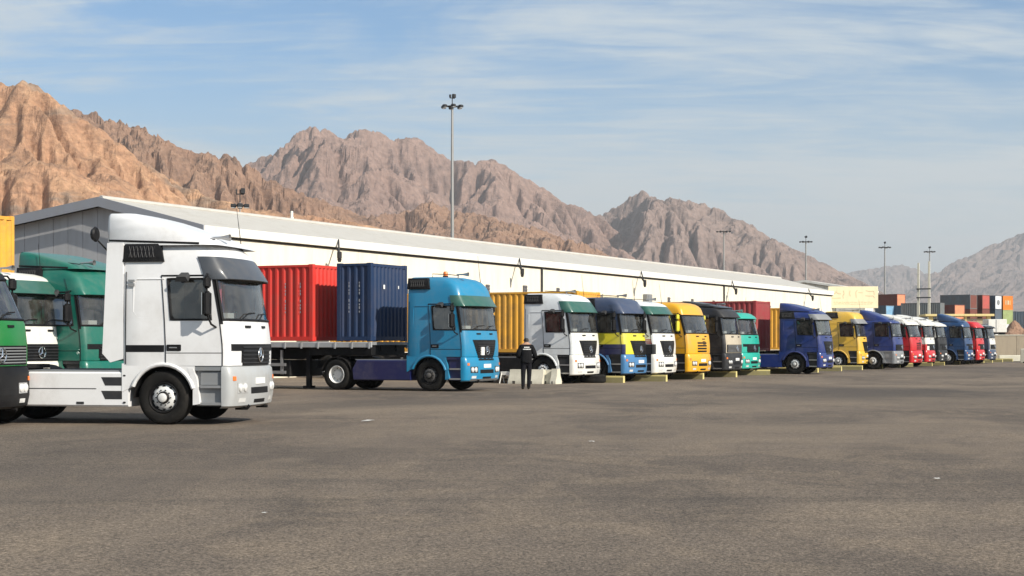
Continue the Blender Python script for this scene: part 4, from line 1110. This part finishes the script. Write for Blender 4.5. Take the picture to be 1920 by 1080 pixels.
def trailer(tr, L_, label, edge, deck=1.24, x0=-3.55, bed=True):
    loc, a = local_to(tr, x0, 0, GZ)
    t_ = thing('semi_trailer', label, 'trailer', loc, a, 'semi-trailers behind the lorries')
    mb = MB()
    for s_ in (-1, 1): mb.prism([(0, deck - .14), (0, deck - .32), (-2.6, deck - .34), (-3.1, deck - .62), (-L_, deck - .62), (-L_, deck - .14)], 'y', s_ * .45, s_ * .57)
    for k in range(int(L_ / 1.5)): mb.box(-.4 - k * 1.5, -.3 - k * 1.5, -1.16, 1.16, deck - .26, deck - .14)
    mb.obj('frame', CHASSIS, t_)
    if bed:
        mb = MB(); mb.box(-L_, 0, -1.19, 1.19, deck - .13, deck - .02, 0, .01); mb.obj('deck', MIDGREY, t_)
        for s_ in (-1, 1):
            mb = MB(); mb.box(-L_, .02, s_ * 1.192, s_ * 1.25, deck - .21, deck - .03, 0, .015)
            for k in range(int(L_ / .66)): mb.box(-.10 - k * .66, -.04 - k * .66, s_ * 1.252, s_ * 1.275, deck - .24, deck - .03)
            mb.obj('side_rail', edge, t_)
    for s_ in (-1, 1):
        mb = MB(); mb.box(-2.75, -2.6, s_ * .75, s_ * .9, .12, deck - .3); mb.box(-2.83, -2.52, s_ * .68, s_ * .97, .04, .12); mb.obj('landing_leg', CHASSIS, t_)
        for x in (-L_ + 1.4, -L_ + 2.7, -L_ + 4.0):
            wheel(t_, x, s_, 'rear')
        mb = MB(); mb.box(-L_ + 4.9, -3.4, s_ * 1.12, s_ * 1.17, .52, .62); mb.box(-L_ + 4.9, -3.4, s_ * 1.12, s_ * 1.17, .78, .88)
        for x in (-3.6, -5.2, -L_ + 5.2): mb.box(x - .04, x + .04, s_ * 1.05, s_ * 1.12, .5, deck - .3)
        mb.obj('side_guard', STEEL, t_)
    mb = MB(); mb.box(-2.5, -.05, -1.12, 1.12, 1.15, deck - .145, 0, .02); mb.obj('gooseneck', CHASSIS, t_)
    mb = MB(); mb.box(-7.2, -3.3, -1.02, 1.02, .42, deck - .64, 0, .03); mb.obj('storage_box', CHASSIS, t_)
    for x in (-L_ + 1.4, -L_ + 2.7, -L_ + 4.0):
        mb = MB(); mb.tube([(x, -.95, .515), (x, .95, .515)], .07, 8); mb.box(x - .2, x + .2, -.55, .55, .5, .7); mb.obj('axle', CHASSIS, t_)
    return t_
C_EDGE = solid('galvanised_rail', (.40, .41, .42), .5, .3, .35)
trailer('blue', 12.2, 'flatbed trailer with pale ribbed edge behind the sky blue lorry', C_EDGE, 1.62, -3.62)
loc, a = local_to('blue', -3.64, 0, 1.64); nv = container('short navy container right behind the sky blue cab', C_NAVY, C_NAVY, 1.32, loc, a)
loc, a = local_to('blue', -5.90, 0, 1.64); rd = container('bright red container behind the short navy one', C_RED, C_RED, 6.06, loc, a)
for t_, x_, pieces in ((nv, .004, ((-.35, 1.75, .10, .14), (.62, 1.78, .05, .10))), (rd, .004, ((.7, 1.3, .08, .5),))):
    for y_, z_, w_, h_ in pieces:
        mb = MB(); mb.box(-.012, .002, y_ - w_ / 2, y_ + w_ / 2, z_, z_ + h_); mb.obj('sticker', MARK, t_)
for t_, xs_ in ((nv, (-.45, -.85)), (rd, (-.5, -1.1))):
    for x_ in xs_:
        mb = MB()
        for k in range(9):
            if k in (4,): continue
            mb.box(x_ - .016, x_ + .016, -1.2155, -1.2095, .95 + k * .12, 1.01 + k * .12 + .03 * (k % 2))
        mb.obj('marking', MARKD, t_)
trailer('gvis', 12.4, 'container trailer behind the silver lorry with the green visor', DARKGREY, bed=False, deck=1.28)
loc, a = local_to('gvis', -3.6, 0, 1.18); container('long yellow container behind the white and slate blue lorries', C_YEL, C_YEL, 12.19, loc, a)
trailer('yblue', 12.4, 'bare skeletal trailer behind the lemon banded lorry', DARKGREY, bed=False)
trailer('royal', 12.4, 'container trailer behind the royal blue lorry', DARKGREY, bed=False)
loc, a = local_to('royal', -3.5, 0, 1.18); container('dark red container behind the royal blue lorry', C_RED2, C_RED2, 12.19, loc, a)
trailer('yellow', 12.4, 'container trailer behind the pale yellow lorry', DARKGREY, bed=False)
loc, a = local_to('yellow', -3.6, 0, 1.18); container('yellow sided container with cream front behind the royal blue cab', C_YEL, C_CREAM, 12.19, loc, a)
yc = at(-95, 68.5, GZ)
for z_, lab in ((GZ + 2.6, 'yellow container at the left edge, topmost of its stack'), (GZ, 'lower yellow container at the left edge under the topmost one')):
    container(lab, C_YEL, C_YEL, 6.06, (yc.x + .55, yc.y + 1.09, z_), -TH)
# stake-bed with cream rails between the containers, seen above the slate blue roof
loc, a = local_to('amber', -4.2, 0, GZ)
st = thing('stake_trailer', 'cream railed stake trailer showing above the slate blue lorry roof', 'trailer', loc, a, 'semi-trailers behind the lorries')
mb = MB(); mb.box(-8, 0, -1.2, 1.2, 1.0, 1.3, 0, .02); mb.obj('deck', CHASSIS, st)
for z_ in (2.0, 2.6, 3.2, 3.6):
    for s_ in (-1, 1): mb = MB(); mb.box(-8, 0, s_ * 1.16, s_ * 1.2, z_, z_ + .09); mb.obj('rail', C_CREAM, st)
    mb = MB(); mb.box(-.05, 0, -1.15, 1.15, z_, z_ + .09); mb.obj('rail', C_CREAM, st)
for x_ in (-.03, -2, -4, -6, -7.9):
    for s_ in (-1, 1): mb = MB(); mb.box(x_ - .05, x_ + .025, s_ * 1.09, s_ * 1.155, 1.3, 3.72); mb.obj('stake', C_CREAM, st)
for s_ in (-1, 1):
    for x_ in (-6.6, -5.3): wheel(st, x_, s_, 'rear')

# ------------------------------------------------------------------ lane kerbs, blocks
M_KERB = solid('yellow_kerb_paint', (.62, .52, .20), .8, 0, .5, (.30, .27, .20), 2.5)
M_CONC = solid('pale_concrete', (.62, .59, .48), .85, 0, .4, (.35, .31, .25), 1.5)
def kerb_mesh():
    mb = MB(); mb.loft([[(-2.2, -.11, 0), (-2.2, .11, 0), (-2.2, .09, .21), (-2.2, .085, .27), (-2.2, -.085, .27), (-2.2, -.09, .21)], [(0, -.11, 0), (0, .11, 0), (0, .09, .21), (0, .085, .27), (0, -.085, .27), (0, -.09, .21)]], 0, True, True)
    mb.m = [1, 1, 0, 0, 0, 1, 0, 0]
    return mb
M_KERBSHADE = solid('olive_kerb_shade', (.22, .19, .085), .9, 0, .5, (.26, .23, .17), 2.5)  # kerb sides dimmed to olive: shade from the grazing sun put into colour
kmb = kerb_mesh(); KB = kmb.mesh('lane_kerb', [M_KERB, M_KERBSHADE], 30)
places = ['beside the old tyre', 'before the banded lorry', 'before the silver lorry with the green visor', 'before the amber lorry', 'before the black lorry', 'knocked askew before the turquoise lorry', 'under the dark red container', 'left of the royal blue lorry', 'before the royal blue lorry', 'before the pale yellow lorry', 'left of the dark blue lorry', 'before the left red lorry, askew', 'between the red pair', 'before the black fronted lorry', 'left of the deep blue lorry', 'before the deep blue lorry', 'before the red roofed lorry', 'before the last lorry', 'first beyond the last lorry', 'second beyond the last lorry']
for k, (px, s) in enumerate(((1170, 47.6), (1250, 46.0), (1319, 43.2), (1381, 40.6), (1444, 38.2), (1493, 36.4), (1534, 34.9), (1578, 33.3), (1617, 31.9), (1655, 30.5), (1688, 29.2), (1712, 28.2), (1748, 27.0), (1771, 26.2), (1800, 25.2), (1818, 24.5), (1845, 23.5), (1861, 22.9), (1880, 22.3), (1899, 21.6))):
    p = at(px, s, GZ); rz = -TH + (.35 if k in (4, 11) else random.uniform(-.05, .05))
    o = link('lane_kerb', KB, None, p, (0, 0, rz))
    tag(o, 'yellow painted concrete kerb ' + places[k], 'kerb', 'yellow kerbs dividing the bays')
def jersey(label, px, s, L_, H, rz, w_=.28):
    p = at(px, s, GZ); t_ = thing('concrete_block', label, 'concrete block', p, rz, 'pale concrete blocks by the walking man')
    mb = MB(); prof = [(-w_, 0), (-w_, .12), (-w_ * .6, .3), (-w_ * .45, H), (w_ * .45, H), (w_ * .6, .3), (w_, .12), (w_, 0)]
    rings_ = [[(x_, y_, z_) for y_, z_ in prof] for x_ in (0, L_)]
    mb.loft(rings_, 0, True, True); mb.obj('block', M_CONC, t_)
    mb = MB(); mb.box(L_ * .3, L_ * .48, -w_ - .004, -w_ + .06, .0, .11, 0); mb.obj('fork_notch', M_DARK, t_)
jersey('pale concrete block just left of the walking man', 959, 48.4, .62, .55, -TH)
jersey('longest pale concrete block just right of the walking man', 985, 48.6, .78, .55, -TH + .12)
jersey('pale concrete block second right of the walking man', 1024, 48.6, .30, .54, -TH)
jersey('narrow pale concrete block at the right end of its row', 1037, 48.9, .24, .58, -TH)
t_ = thing('road_barrier', 'white folding barrier trestle left of the concrete blocks', 'barrier', at(941, 48.3, GZ), -TH)
for x_ in (0, .36):
    mb = MB(); mb.tube([(x_, -.2, 0), (x_, 0, .45)], .02, 6); mb.tube([(x_, .2, 0), (x_, 0, .45)], .02, 6); mb.obj('leg', M_FASC, t_)
mb = MB(); mb.box(-.05, .42, -.03, .03, .32, .46, 0, .01); mb.obj('rail', M_FASC, t_)
ty = link('old_tyre', tyre_mesh(), None, at(1112, 47.5, GZ + .165), (math.radians(90), 0, .3)); tag(ty, 'old tyre lying flat before the white lorry with green visor', 'tyre')
# litter
M_PAPER = solid('paper', (.5, .49, .46), .8)
for k, (px, py, label) in enumerate(((689, 793, 'crumpled white paper on the asphalt before the navy container'), (1108, 832, 'white scrap on the asphalt below the walking man'), (497, 968, 'small white scrap lowest in the yard, left of centre'), (1757, 903, 'white scrap on the asphalt at the right'))):
    s = (py - HORIZON) / EYE; p = at(px, s, GZ + .012); mb = MB(); r_ = (.14, .06, .03, .045)[k]
    n_ = 9; vs_ = [(0, 0, r_ * .25)] + [(r_ * random.uniform(.6, 1.2) * math.cos(2 * math.pi * q / n_), r_ * random.uniform(.5, 1.1) * math.sin(2 * math.pi * q / n_), random.uniform(0, .3) * r_) for q in range(n_)]
    mb.add(vs_, [(0, 1 + q, 1 + (q + 1) % n_) for q in range(n_)]); o = mb.obj('paper_scrap', M_PAPER, None, 0); o.location = p; tag(o, label, 'litter', 'litter on the asphalt')

# ------------------------------------------------------------------ far side of the yard
def bgcont(label, px, ytop, s, L_, m_side, m_end, deg, H=2.59):
    z = EYE + (HORIZON - ytop) / s - H; p = at(px, s, max(z, GZ))
    ang = math.radians(deg); ey = Vector((math.sin(ang), math.cos(ang), 0)); o = p + ey * 1.219
    return container(label, m_side, m_end, L_, (o.x, o.y, p.z), -ang, H, 'container', 'container stacks beyond the yard', None, False)
S_ = 10.0
def col(px, tops, s, deg):  # many get a darker side colour than end: shaded flank painted in
    """a stack standing on the ground: listed from the top down, (label, side, end)"""
    n = len(tops)
    for k, (label, ms, me) in enumerate(tops):
        z = GZ + (n - 1 - k) * 2.6; p = at(px, s, z); ang = math.radians(deg); ey = Vector((math.sin(ang), math.cos(ang), 0)); o = p + ey * 1.219
        container(label, ms, me, 6.06, (o.x, o.y, z), -ang, 2.59, 'container', 'container stacks beyond the yard', None, False)
col(1682, [('rust coloured container on top of the slate stack', C_BROWN, C_PEACH), ('slate container under the rust coloured one', C_SLATE, C_SLATE), ('blue container low under the rust coloured one', C_SLATE, C_BLUE), ('grey container at the foot of the rust topped stack', C_SLATE, C_GREY)], 10.6, 50)
col(1661, [('light blue container beside the light mast', C_SLATE, C_BLUE), ('slate container under the light blue one by the mast', C_SLATE, C_SLATE), ('lowest slate container by the light mast', C_SLATE, C_SLATE)], 11.6, 52)
col(1692, [('pale blue container left of the twin pillars', C_SLATE, C_BLUE), ('slate container under the pale blue one', C_SLATE, C_SLATE), ('lowest slate container left of the twin pillars', C_SLATE, C_SLATE)], 11.6, 52)
col(1748, [('brick red container behind the twin pillars', C_BROWN, C_STEELR), ('dull brick container lower behind the twin pillars', C_BROWN, C_STEELR), ('brown container at the foot of the brick red stack', C_BROWN, C_BROWN)], 12.2, 54)
col(1763, [('grey striped container right of the brick red one', C_GREY, C_GREY), ('brown container under the grey striped one', C_BROWN, C_BROWN), ('lowest brown container right of the brick red stack', C_BROWN, C_BROWN)], 12.4, 30)
col(1790, [('peach container with side shaded brown in the middle of the stacks', C_BROWN, C_PEACH), ('white container under the peach one', C_WHITE, C_WHITE), ('brown container under the white one', C_BROWN, C_BROWN)], 11.8, 56)
col(1819, [('grey container at the left of the tall stacks', C_GREY, C_BROWN), ('brown container under the tall grey one', C_BROWN, C_BROWN), ('peach container third in the tall grey stack', C_BROWN, C_PEACH), ('slate container at the foot of the tall grey stack', C_SLATE, C_SLATE)], 10.5, 46)
col(1842, [('brick container in the middle of the tall stacks', C_BROWN, C_STEELR), ('dark brown container under the tall brick one', C_BROWN, C_BROWN), ('peach container low in the tall stacks', C_BROWN, C_PEACH), ('slate container under the low peach one', C_SLATE, C_SLATE)], 10.4, 48)
col(1866, [('white container with a grey round mark in the tall stacks', C_SLATE, C_WHITE), ('dark slate container under the marked white one', C_SLATE, C_SLATE), ('plain white container low in the tall stacks', C_GREY, C_WHITE), ('grey container under the plain white one', C_GREY, C_GREY)], 10.3, 45)
oc = None
col(1881, [('bright orange container with dark lettering, topmost right', C_ORANGE, C_ORANGE), ('pale green container under the bright orange one', C_GREEN, C_GREEN), ('white container two below the bright orange one', C_WHITE, C_WHITE), ('grey container at the foot of the orange stack', C_GREY, C_GREY)], 10.2, 62)
for o in list(COL.objects):
    if o.get('label', '').startswith('bright orange container'):
        for k, (y_, w_) in enumerate(((-.55, .22), (-.15, .12), (.1, .3), (.5, .14))):
            mb = MB(); mb.box(-.012, .004, y_ - w_ / 2, y_ + w_ / 2, .95, 1.75); mb.obj('lettering', INK, o)
    if o.get('label', '').startswith('white container with a grey round'):
        mb = MB(); mb.lathe([(.5, -.012), (.5, .004), (0, .004)], (0, 0, 1.3), 'x', 20); mb.obj('round_mark', MIDGREY, o)
col(1906, [('dark green container behind the earth mound', C_SLATE, C_SLATE), ('slate container under the dark green one', C_SLATE, C_SLATE), ('grey container at the foot behind the mound', C_GREY, C_GREY)], 9.8, 20)
col(1935, [('dark slate container at the right edge', C_SLATE, C_SLATE), ('lower slate container at the right edge', C_SLATE, C_SLATE), ('lowest slate container at the right edge', C_GREY, C_GREY)], 9.8, 20)
# yellow gate house with flat canopy
M_GHY = wall_material('yellow_render', (.72, .58, .26), .5, .2, (.45, .36, .22)); M_GHB = wall_material('tan_render', (.42, .34, .21), .5, .25, (.3, .25, .18))
gp = at(1741, 14.2)
gh = thing('gate_house', 'low yellow gate house with flat roof and tan wall panels', 'gate house', (gp.x, gp.y, 0), math.radians(-6))
for x_ in (0.1, 1.9, 4.6, 7.5):
    mb = MB(); mb.box(x_, x_ + (.5 if x_ != 1.9 and x_ != 4.6 else .35) , 0, .5, 0, 5.2); mb.obj('pillar', M_GHY, gh)
mb = MB(); mb.box(-.5, 8.4, -.4, 5, 5.202, 5.5, 0, .03); mb.obj('roof', M_GHY, gh)
mb = MB(); mb.box(4.95, 7.5, .12, .4, 0, 4.9); mb.obj('wall', M_GHB, gh)
mb = MB(); mb.box(2.25, 4.6, .25, .4, 0, 3.6); mb.obj('wall', M_GHB, gh); mb = MB(); mb.box(4.6, 4.95, .5, 4.8, 0, 4.9); mb.obj('side_wall', M_GHY, gh)
mb = MB(); mb.box(.6, 7.9, 4.6, 4.8, 0, 4.9); mb.obj('rear_wall', M_DARK, gh)
gp = at(1648, 15.5)
cn = thing('canopy', 'flat brown edged canopy behind the dark blue lorry', 'canopy', (gp.x, gp.y, 0), math.radians(-4))
mb = MB(); mb.box(-.4, 6.2, -.3, 4, 4.15, 4.4, 0, .03); mb.obj('roof', M_GHB, cn)
for x_ in (0, 2.8, 5.6): mb = MB(); mb.box(x_, x_ + .2, 0, .2, 0, 4.148); mb.obj('post', M_GHB, cn)
mb = MB(); mb.box(0, 5.8, 3.5, 3.7, 0, 4.148); mb.obj('rear_wall', M_GHB, cn)
# twin concrete pillars with cross bars
for k, (px, yt) in enumerate(((1722, 493), (1742, 490))):
    s = 12.5; p = at(px, s); h = EYE + (HORIZON - yt) / s
    o = thing('concrete_pillar', ('slim concrete pillar, left one of the twin pillars', 'slim concrete pillar, right one of the twin pillars')[k], 'pillar', (p.x, p.y, 0), -TH, 'twin concrete pillars')
    mb = MB(); mb.loft([[(-.2, -.2, 0), (.2, -.2, 0), (.2, .2, 0), (-.2, .2, 0)], [(-.13, -.13, h), (.13, -.13, h), (.13, .13, h), (-.13, .13, h)]], 0, True, True); mb.obj('shaft', M_CONC, o)
    if k == 0:
        for z_ in (9.7, 8.4):
            w_ = 1.9; mb = MB(); mb.box(-.25, w_, -.27, -.20, z_, z_ + .18); mb.obj('cross_bar', DARKGREY, o)
# white box van body, earth mound, retaining wall, pale kerbs at the right
p = at(1853, 15.5)
bv = thing('box_trailer', 'white box trailer parked above the brown retaining wall', 'trailer', (p.x, p.y, 0), 0)
mb = MB(); mb.box(0, 2.25, 0, 2.4, 2.95, 4.55, 0, .05); mb.obj('box', OFFWHITE, bv); mb = MB(); mb.box(.2, 2.1, .2, 2.2, 2.75, 2.93); mb.obj('frame', CHASSIS, bv)
mb = MB(); mb.box(.9, 1.0, -.01, 0, 3.0, 4.5); mb.obj('door_gap', MIDGREY, bv)
for x_ in (.45, 1.75):
    mb = MB(); mb.lathe([(.0, 0), (.33, 0), (.36, .04), (.36, .2), (0, .2)], (x_, .25, 2.78), 'y', 18); mb.obj('wheel', RUBBER, bv)
mp = at(1905, 13.5)
nmx = 26; vs_ = []; fs_ = []
for j in range(nmx):
    for i in range(nmx):
        u, v = -1 + 2 * i / (nmx - 1), -1 + 2 * j / (nmx - 1); rr_ = math.hypot(u, v)
        hgt = max(0, 1 - rr_ ** 2.0) * 1.7 * (1 + .5 * math.sin(5 * u + 2) * math.cos(4 * v)) + random.uniform(-.06, .06) * (rr_ < .95)
        vs_.append((u * 3.0, v * 3.0, hgt))
for j in range(nmx - 1):
    for i in range(nmx - 1): fs_.append((j * nmx + i, j * nmx + i + 1, (j + 1) * nmx + i + 1, (j + 1) * nmx + i))
mb = MB(); mb.add(vs_, fs_); md = mb.obj('earth_mound', R_BR, None, 60); md.location = (mp.x, mp.y, 2.3); tag(md, 'heap of brown earth before the dark green container', 'mound')
tp = at(1845, 16.0)
mb = MB(); mb.loft([[(0, 0, -.2), (40, -8, -.2), (40, 30, -.2), (0, 40, -.2)], [(0, 0, 2.42), (40, -8, 2.42), (40, 30, 2.42), (0, 40, 2.42)]], 0, True, True)
terr = mb.obj('terrace', ground_material(), None, 0); terr.location = (tp.x, tp.y, 0); tag(terr, kind='structure')
wp = at(1862, 18.0)
rw = thing('retaining_wall', 'long brown concrete retaining wall at the right edge of the yard', 'wall', (wp.x, wp.y, 0), math.radians(-3))
M_RW = wall_material('brown_concrete', (.34, .28, .20), .6, .4, (.22, .18, .14))
for k in range(9):
    mb = MB(); mb.box(k * 2.4 + .01, k * 2.4 + 2.39, 0, .3, 0, 2.42, 0, .015); mb.obj('wall_panel', M_RW, rw)
mb = MB(); mb.box(-.1, 21.7, -.06, .36, 2.422, 2.52, 0, .015); mb.obj('coping', M_CONC, rw)
p = at(1873, 21.5, GZ); kb = thing('low_barrier', 'pale low concrete barrier before the brown retaining wall', 'barrier', p, math.radians(-2))
for k in range(4): mb = MB(); mb.box(k * 2.0 + .02, k * 2.0 + 1.98, 0, .3, 0, .55, 0, .04); mb.obj('barrier_block', M_CONC, kb)
p = at(1913, 23.5, GZ); kb = thing('concrete_block', 'tall pale concrete block at the right edge of the yard', 'concrete block', p, -TH)
mb = MB(); mb.box(0, .9, 0, .6, 0, 1.15, 0, .05); mb.obj('block', M_CONC, kb)
mb = MB(); mb.box(.2, .35, -.003, .05, 0, .12); mb.obj('fork_notch', M_DARK, kb)

# ------------------------------------------------------------------ the man walking away
def skin_figure(name, verts, edges, radii, root_i, mats, assign, parent, sub=2):
    me = bpy.data.meshes.new(name + '_cage'); me.from_pydata(verts, edges, [])
    o = bpy.data.objects.new(name + '_cage', me); COL.objects.link(o)
    o.modifiers.new('skin', 'SKIN'); m2 = o.modifiers.new('sub', 'SUBSURF'); m2.levels = sub; m2.render_levels = sub
    for k, r_ in enumerate(radii):
        sv = me.skin_vertices[0].data[k]; sv.radius = r_ if isinstance(r_, tuple) else (r_, r_); sv.use_root = (k == root_i)
    dg = bpy.context.evaluated_depsgraph_get(); dg.update()
    nm = bpy.data.meshes.new_from_object(o.evaluated_get(dg))
    bpy.data.objects.remove(o)
    nm.name = name; nm.materials.clear()
    for m_ in mats: nm.materials.append(m_)
    for pl in nm.polygons: pl.material_index = assign(pl.center); pl.use_smooth = True
    return link(name, nm, parent)
M_JACK = solid('black_jacket', (.010, .010, .011), .9, 0, .2, (.03, .03, .03), 9, 0, .1)
M_TROU = solid('black_trousers', (.011, .011, .014), .9, 0, .2, (.03, .03, .03), 8, 0, .1)
M_SKIN = solid('skin', (.36, .20, .13), .6, 0, .1)
M_HAIR = solid('dark_hair', (.012, .011, .010), .7, 0, .2)
M_SHOE = solid('black_shoes', (.015, .015, .015), .5, 0, .4)
pp = at(987, 55.6, GZ)
man = thing('person', 'man in black jacket with white lettering on his back walking away', 'person', pp, math.radians(4))
V = [(0, 0, .95), (0, .0, 1.15), (0, .01, 1.33), (0, .02, 1.47), (0, .03, 1.56), (0, .05, 1.66), (0, .055, 1.74),      # 0-6 spine, neck, head (facing +y)
     (-.17, .01, 1.42), (-.28, -.02, 1.20), (-.30, .03, 1.12), (-.21, .20, 1.08), (-.15, .25, 1.09),                           # 7-11 left arm
     (.17, .01, 1.42), (.28, -.02, 1.20), (.30, .03, 1.12), (.21, .20, 1.08), (.15, .25, 1.09),                                # 12-16 right arm
     (-.095, .0, .86), (-.105, .03, .50), (-.115, -.02, .12), (-.115, .0, .055), (-.12, .14, .045),                            # 17-21 left leg
     (.095, .0, .86), (.10, .07, .50), (.085, .10, .12), (.085, .12, .055), (.085, .26, .045)]                                 # 22-26 right leg
E = [(0, 1), (1, 2), (2, 3), (3, 4), (4, 5), (5, 6), (3, 7), (7, 8), (8, 9), (9, 10), (10, 11), (3, 12), (12, 13), (13, 14), (14, 15), (15, 16), (0, 17), (17, 18), (18, 19), (19, 20), (20, 21), (0, 22), (22, 23), (23, 24), (24, 25), (25, 26)]
Rr = [(.185, .145), (.20, .15), (.225, .15), (.15, .11), (.062, .06), (.088, .10), (.075, .09), .105, .092, .082, .058, .036, .105, .092, .082, .058, .036, (.11, .11), .085, .066, .06, .045, (.11, .11), .085, .066, .06, .045]
def pick(c_):
    if c_.z > 1.52: return 2 if c_.z < 1.60 or (c_.y > .09 and c_.z < 1.72) else 3
    if c_.y > .205 and c_.z > .9: return 2
    if c_.z > .90: return 0
    return 1 if c_.z > .10 else 4
skin_figure('body', V, E, Rr, 0, [M_JACK, M_TROU, M_SKIN, M_HAIR, M_SHOE], pick, man)
for s_ in (-1, 1):
    base = Vector((s_ * .15, .25, 1.09))
    for k in range(5):
        d_ = Vector((-s_ * .4 + .0, .6, (k - 1.5) * .16)).normalized() if k < 4 else Vector((-s_ * .1, .3, .9)).normalized()
        o_ = base + Vector((0, 0, (k - 1.5) * .017 if k < 4 else .02)); l_ = (.07, .08, .075, .06, .05)[k]
        q = MB(); q.tube([o_, o_ + d_ * l_ * .55, o_ + d_ * l_ * .8 + Vector((-s_ * .03, 0, -.012)), o_ + d_ * l_ * .7 + Vector((-s_ * .05, 0, -.03))], [.010, .009, .008, .006], 6); q.obj('finger', M_SKIN, man)
for s_ in (-1, 1):
    q = MB(); q.lathe([(0, -.012), (.022, -.008), (.028, 0), (.02, .012), (0, .014)], (s_ * .088, .055, 1.655), 'x', 10); q.obj('ear', M_SKIN, man)
q = MB(); q.tube([(0, .145, 1.69), (0, .168, 1.655), (0, .148, 1.645)], [.012, .018, .012], 6); q.obj('nose', M_SKIN, man)
for s_ in (-1, 1):
    q = MB(); q.lathe([(0, 0), (.013, .004), (0, .01)], (s_ * .034, .135, 1.69), 'y', 8); q.obj('eye', M_FASC, man)
q = MB(); q.tube([(-.026, .138, 1.615), (0, .146, 1.613), (.026, .138, 1.615)], .006, 5); q.obj('mouth', C_RED2, man)
q = MB(); q.lathe([(.205, .90), (.215, .93), (.21, .97)], (0, 0, 0), 'z', 20); hem = q.obj('jacket_hem', M_JACK, man); hem.scale = (1, .78, 1)
# two lines of white lettering across the shoulders
bodyo = [o for o in man.children if o.name.startswith('body')][0]
from mathutils.bvhtree import BVHTree
bv_ = BVHTree.FromPolygons([v.co for v in bodyo.data.vertices], [tuple(p_.vertices) for p_ in bodyo.data.polygons])
random.seed(5)
for z_, w_, h_ in ((1.40, .17, .035), (1.335, .25, .035)):
    x_ = -w_ / 2
    while x_ < w_ / 2:
        l_ = random.choice((.016, .02, .024)); q = MB(); ps = []
        for xx, zz2 in ((x_, z_), (x_ + l_, z_), (x_ + l_, z_ + h_), (x_, z_ + h_)):
            hit = bv_.ray_cast(Vector((xx, -1, zz2)), Vector((0, 1, 0))); yv = hit[0].y if hit[0] is not None else -.12
            ps.append((xx, yv - .006, zz2))
        q.add(ps, [(0, 1, 2, 3)]); q.obj('lettering', MARK, man, 0); x_ += l_ + .008

# ------------------------------------------------------------------ haze: one closed box of even, dusty air
mb = MB(); mb.box(-7000, 7000, -60, 12500, -2, 620)
hz = mb.obj('haze', [], None, 0); tag(hz, 'pale dusty haze over the valley', None, None, 'stuff')
hm = bpy.data.materials.new('haze_air'); hm.use_nodes = True; ht = hm.node_tree; ht.nodes.clear()
ho = nd(ht, 'ShaderNodeOutputMaterial'); hv = nd(ht, 'ShaderNodeVolumePrincipled')
hv.inputs['Color'].default_value = (.90, .93, .95, 1); hv.inputs['Density'].default_value = 1.1e-4; hv.inputs['Anisotropy'].default_value = 0.2
ht.links.new(hv.outputs[0], ho.inputs['Volume'])
hz.data.materials.clear(); hz.data.materials.append(hm)
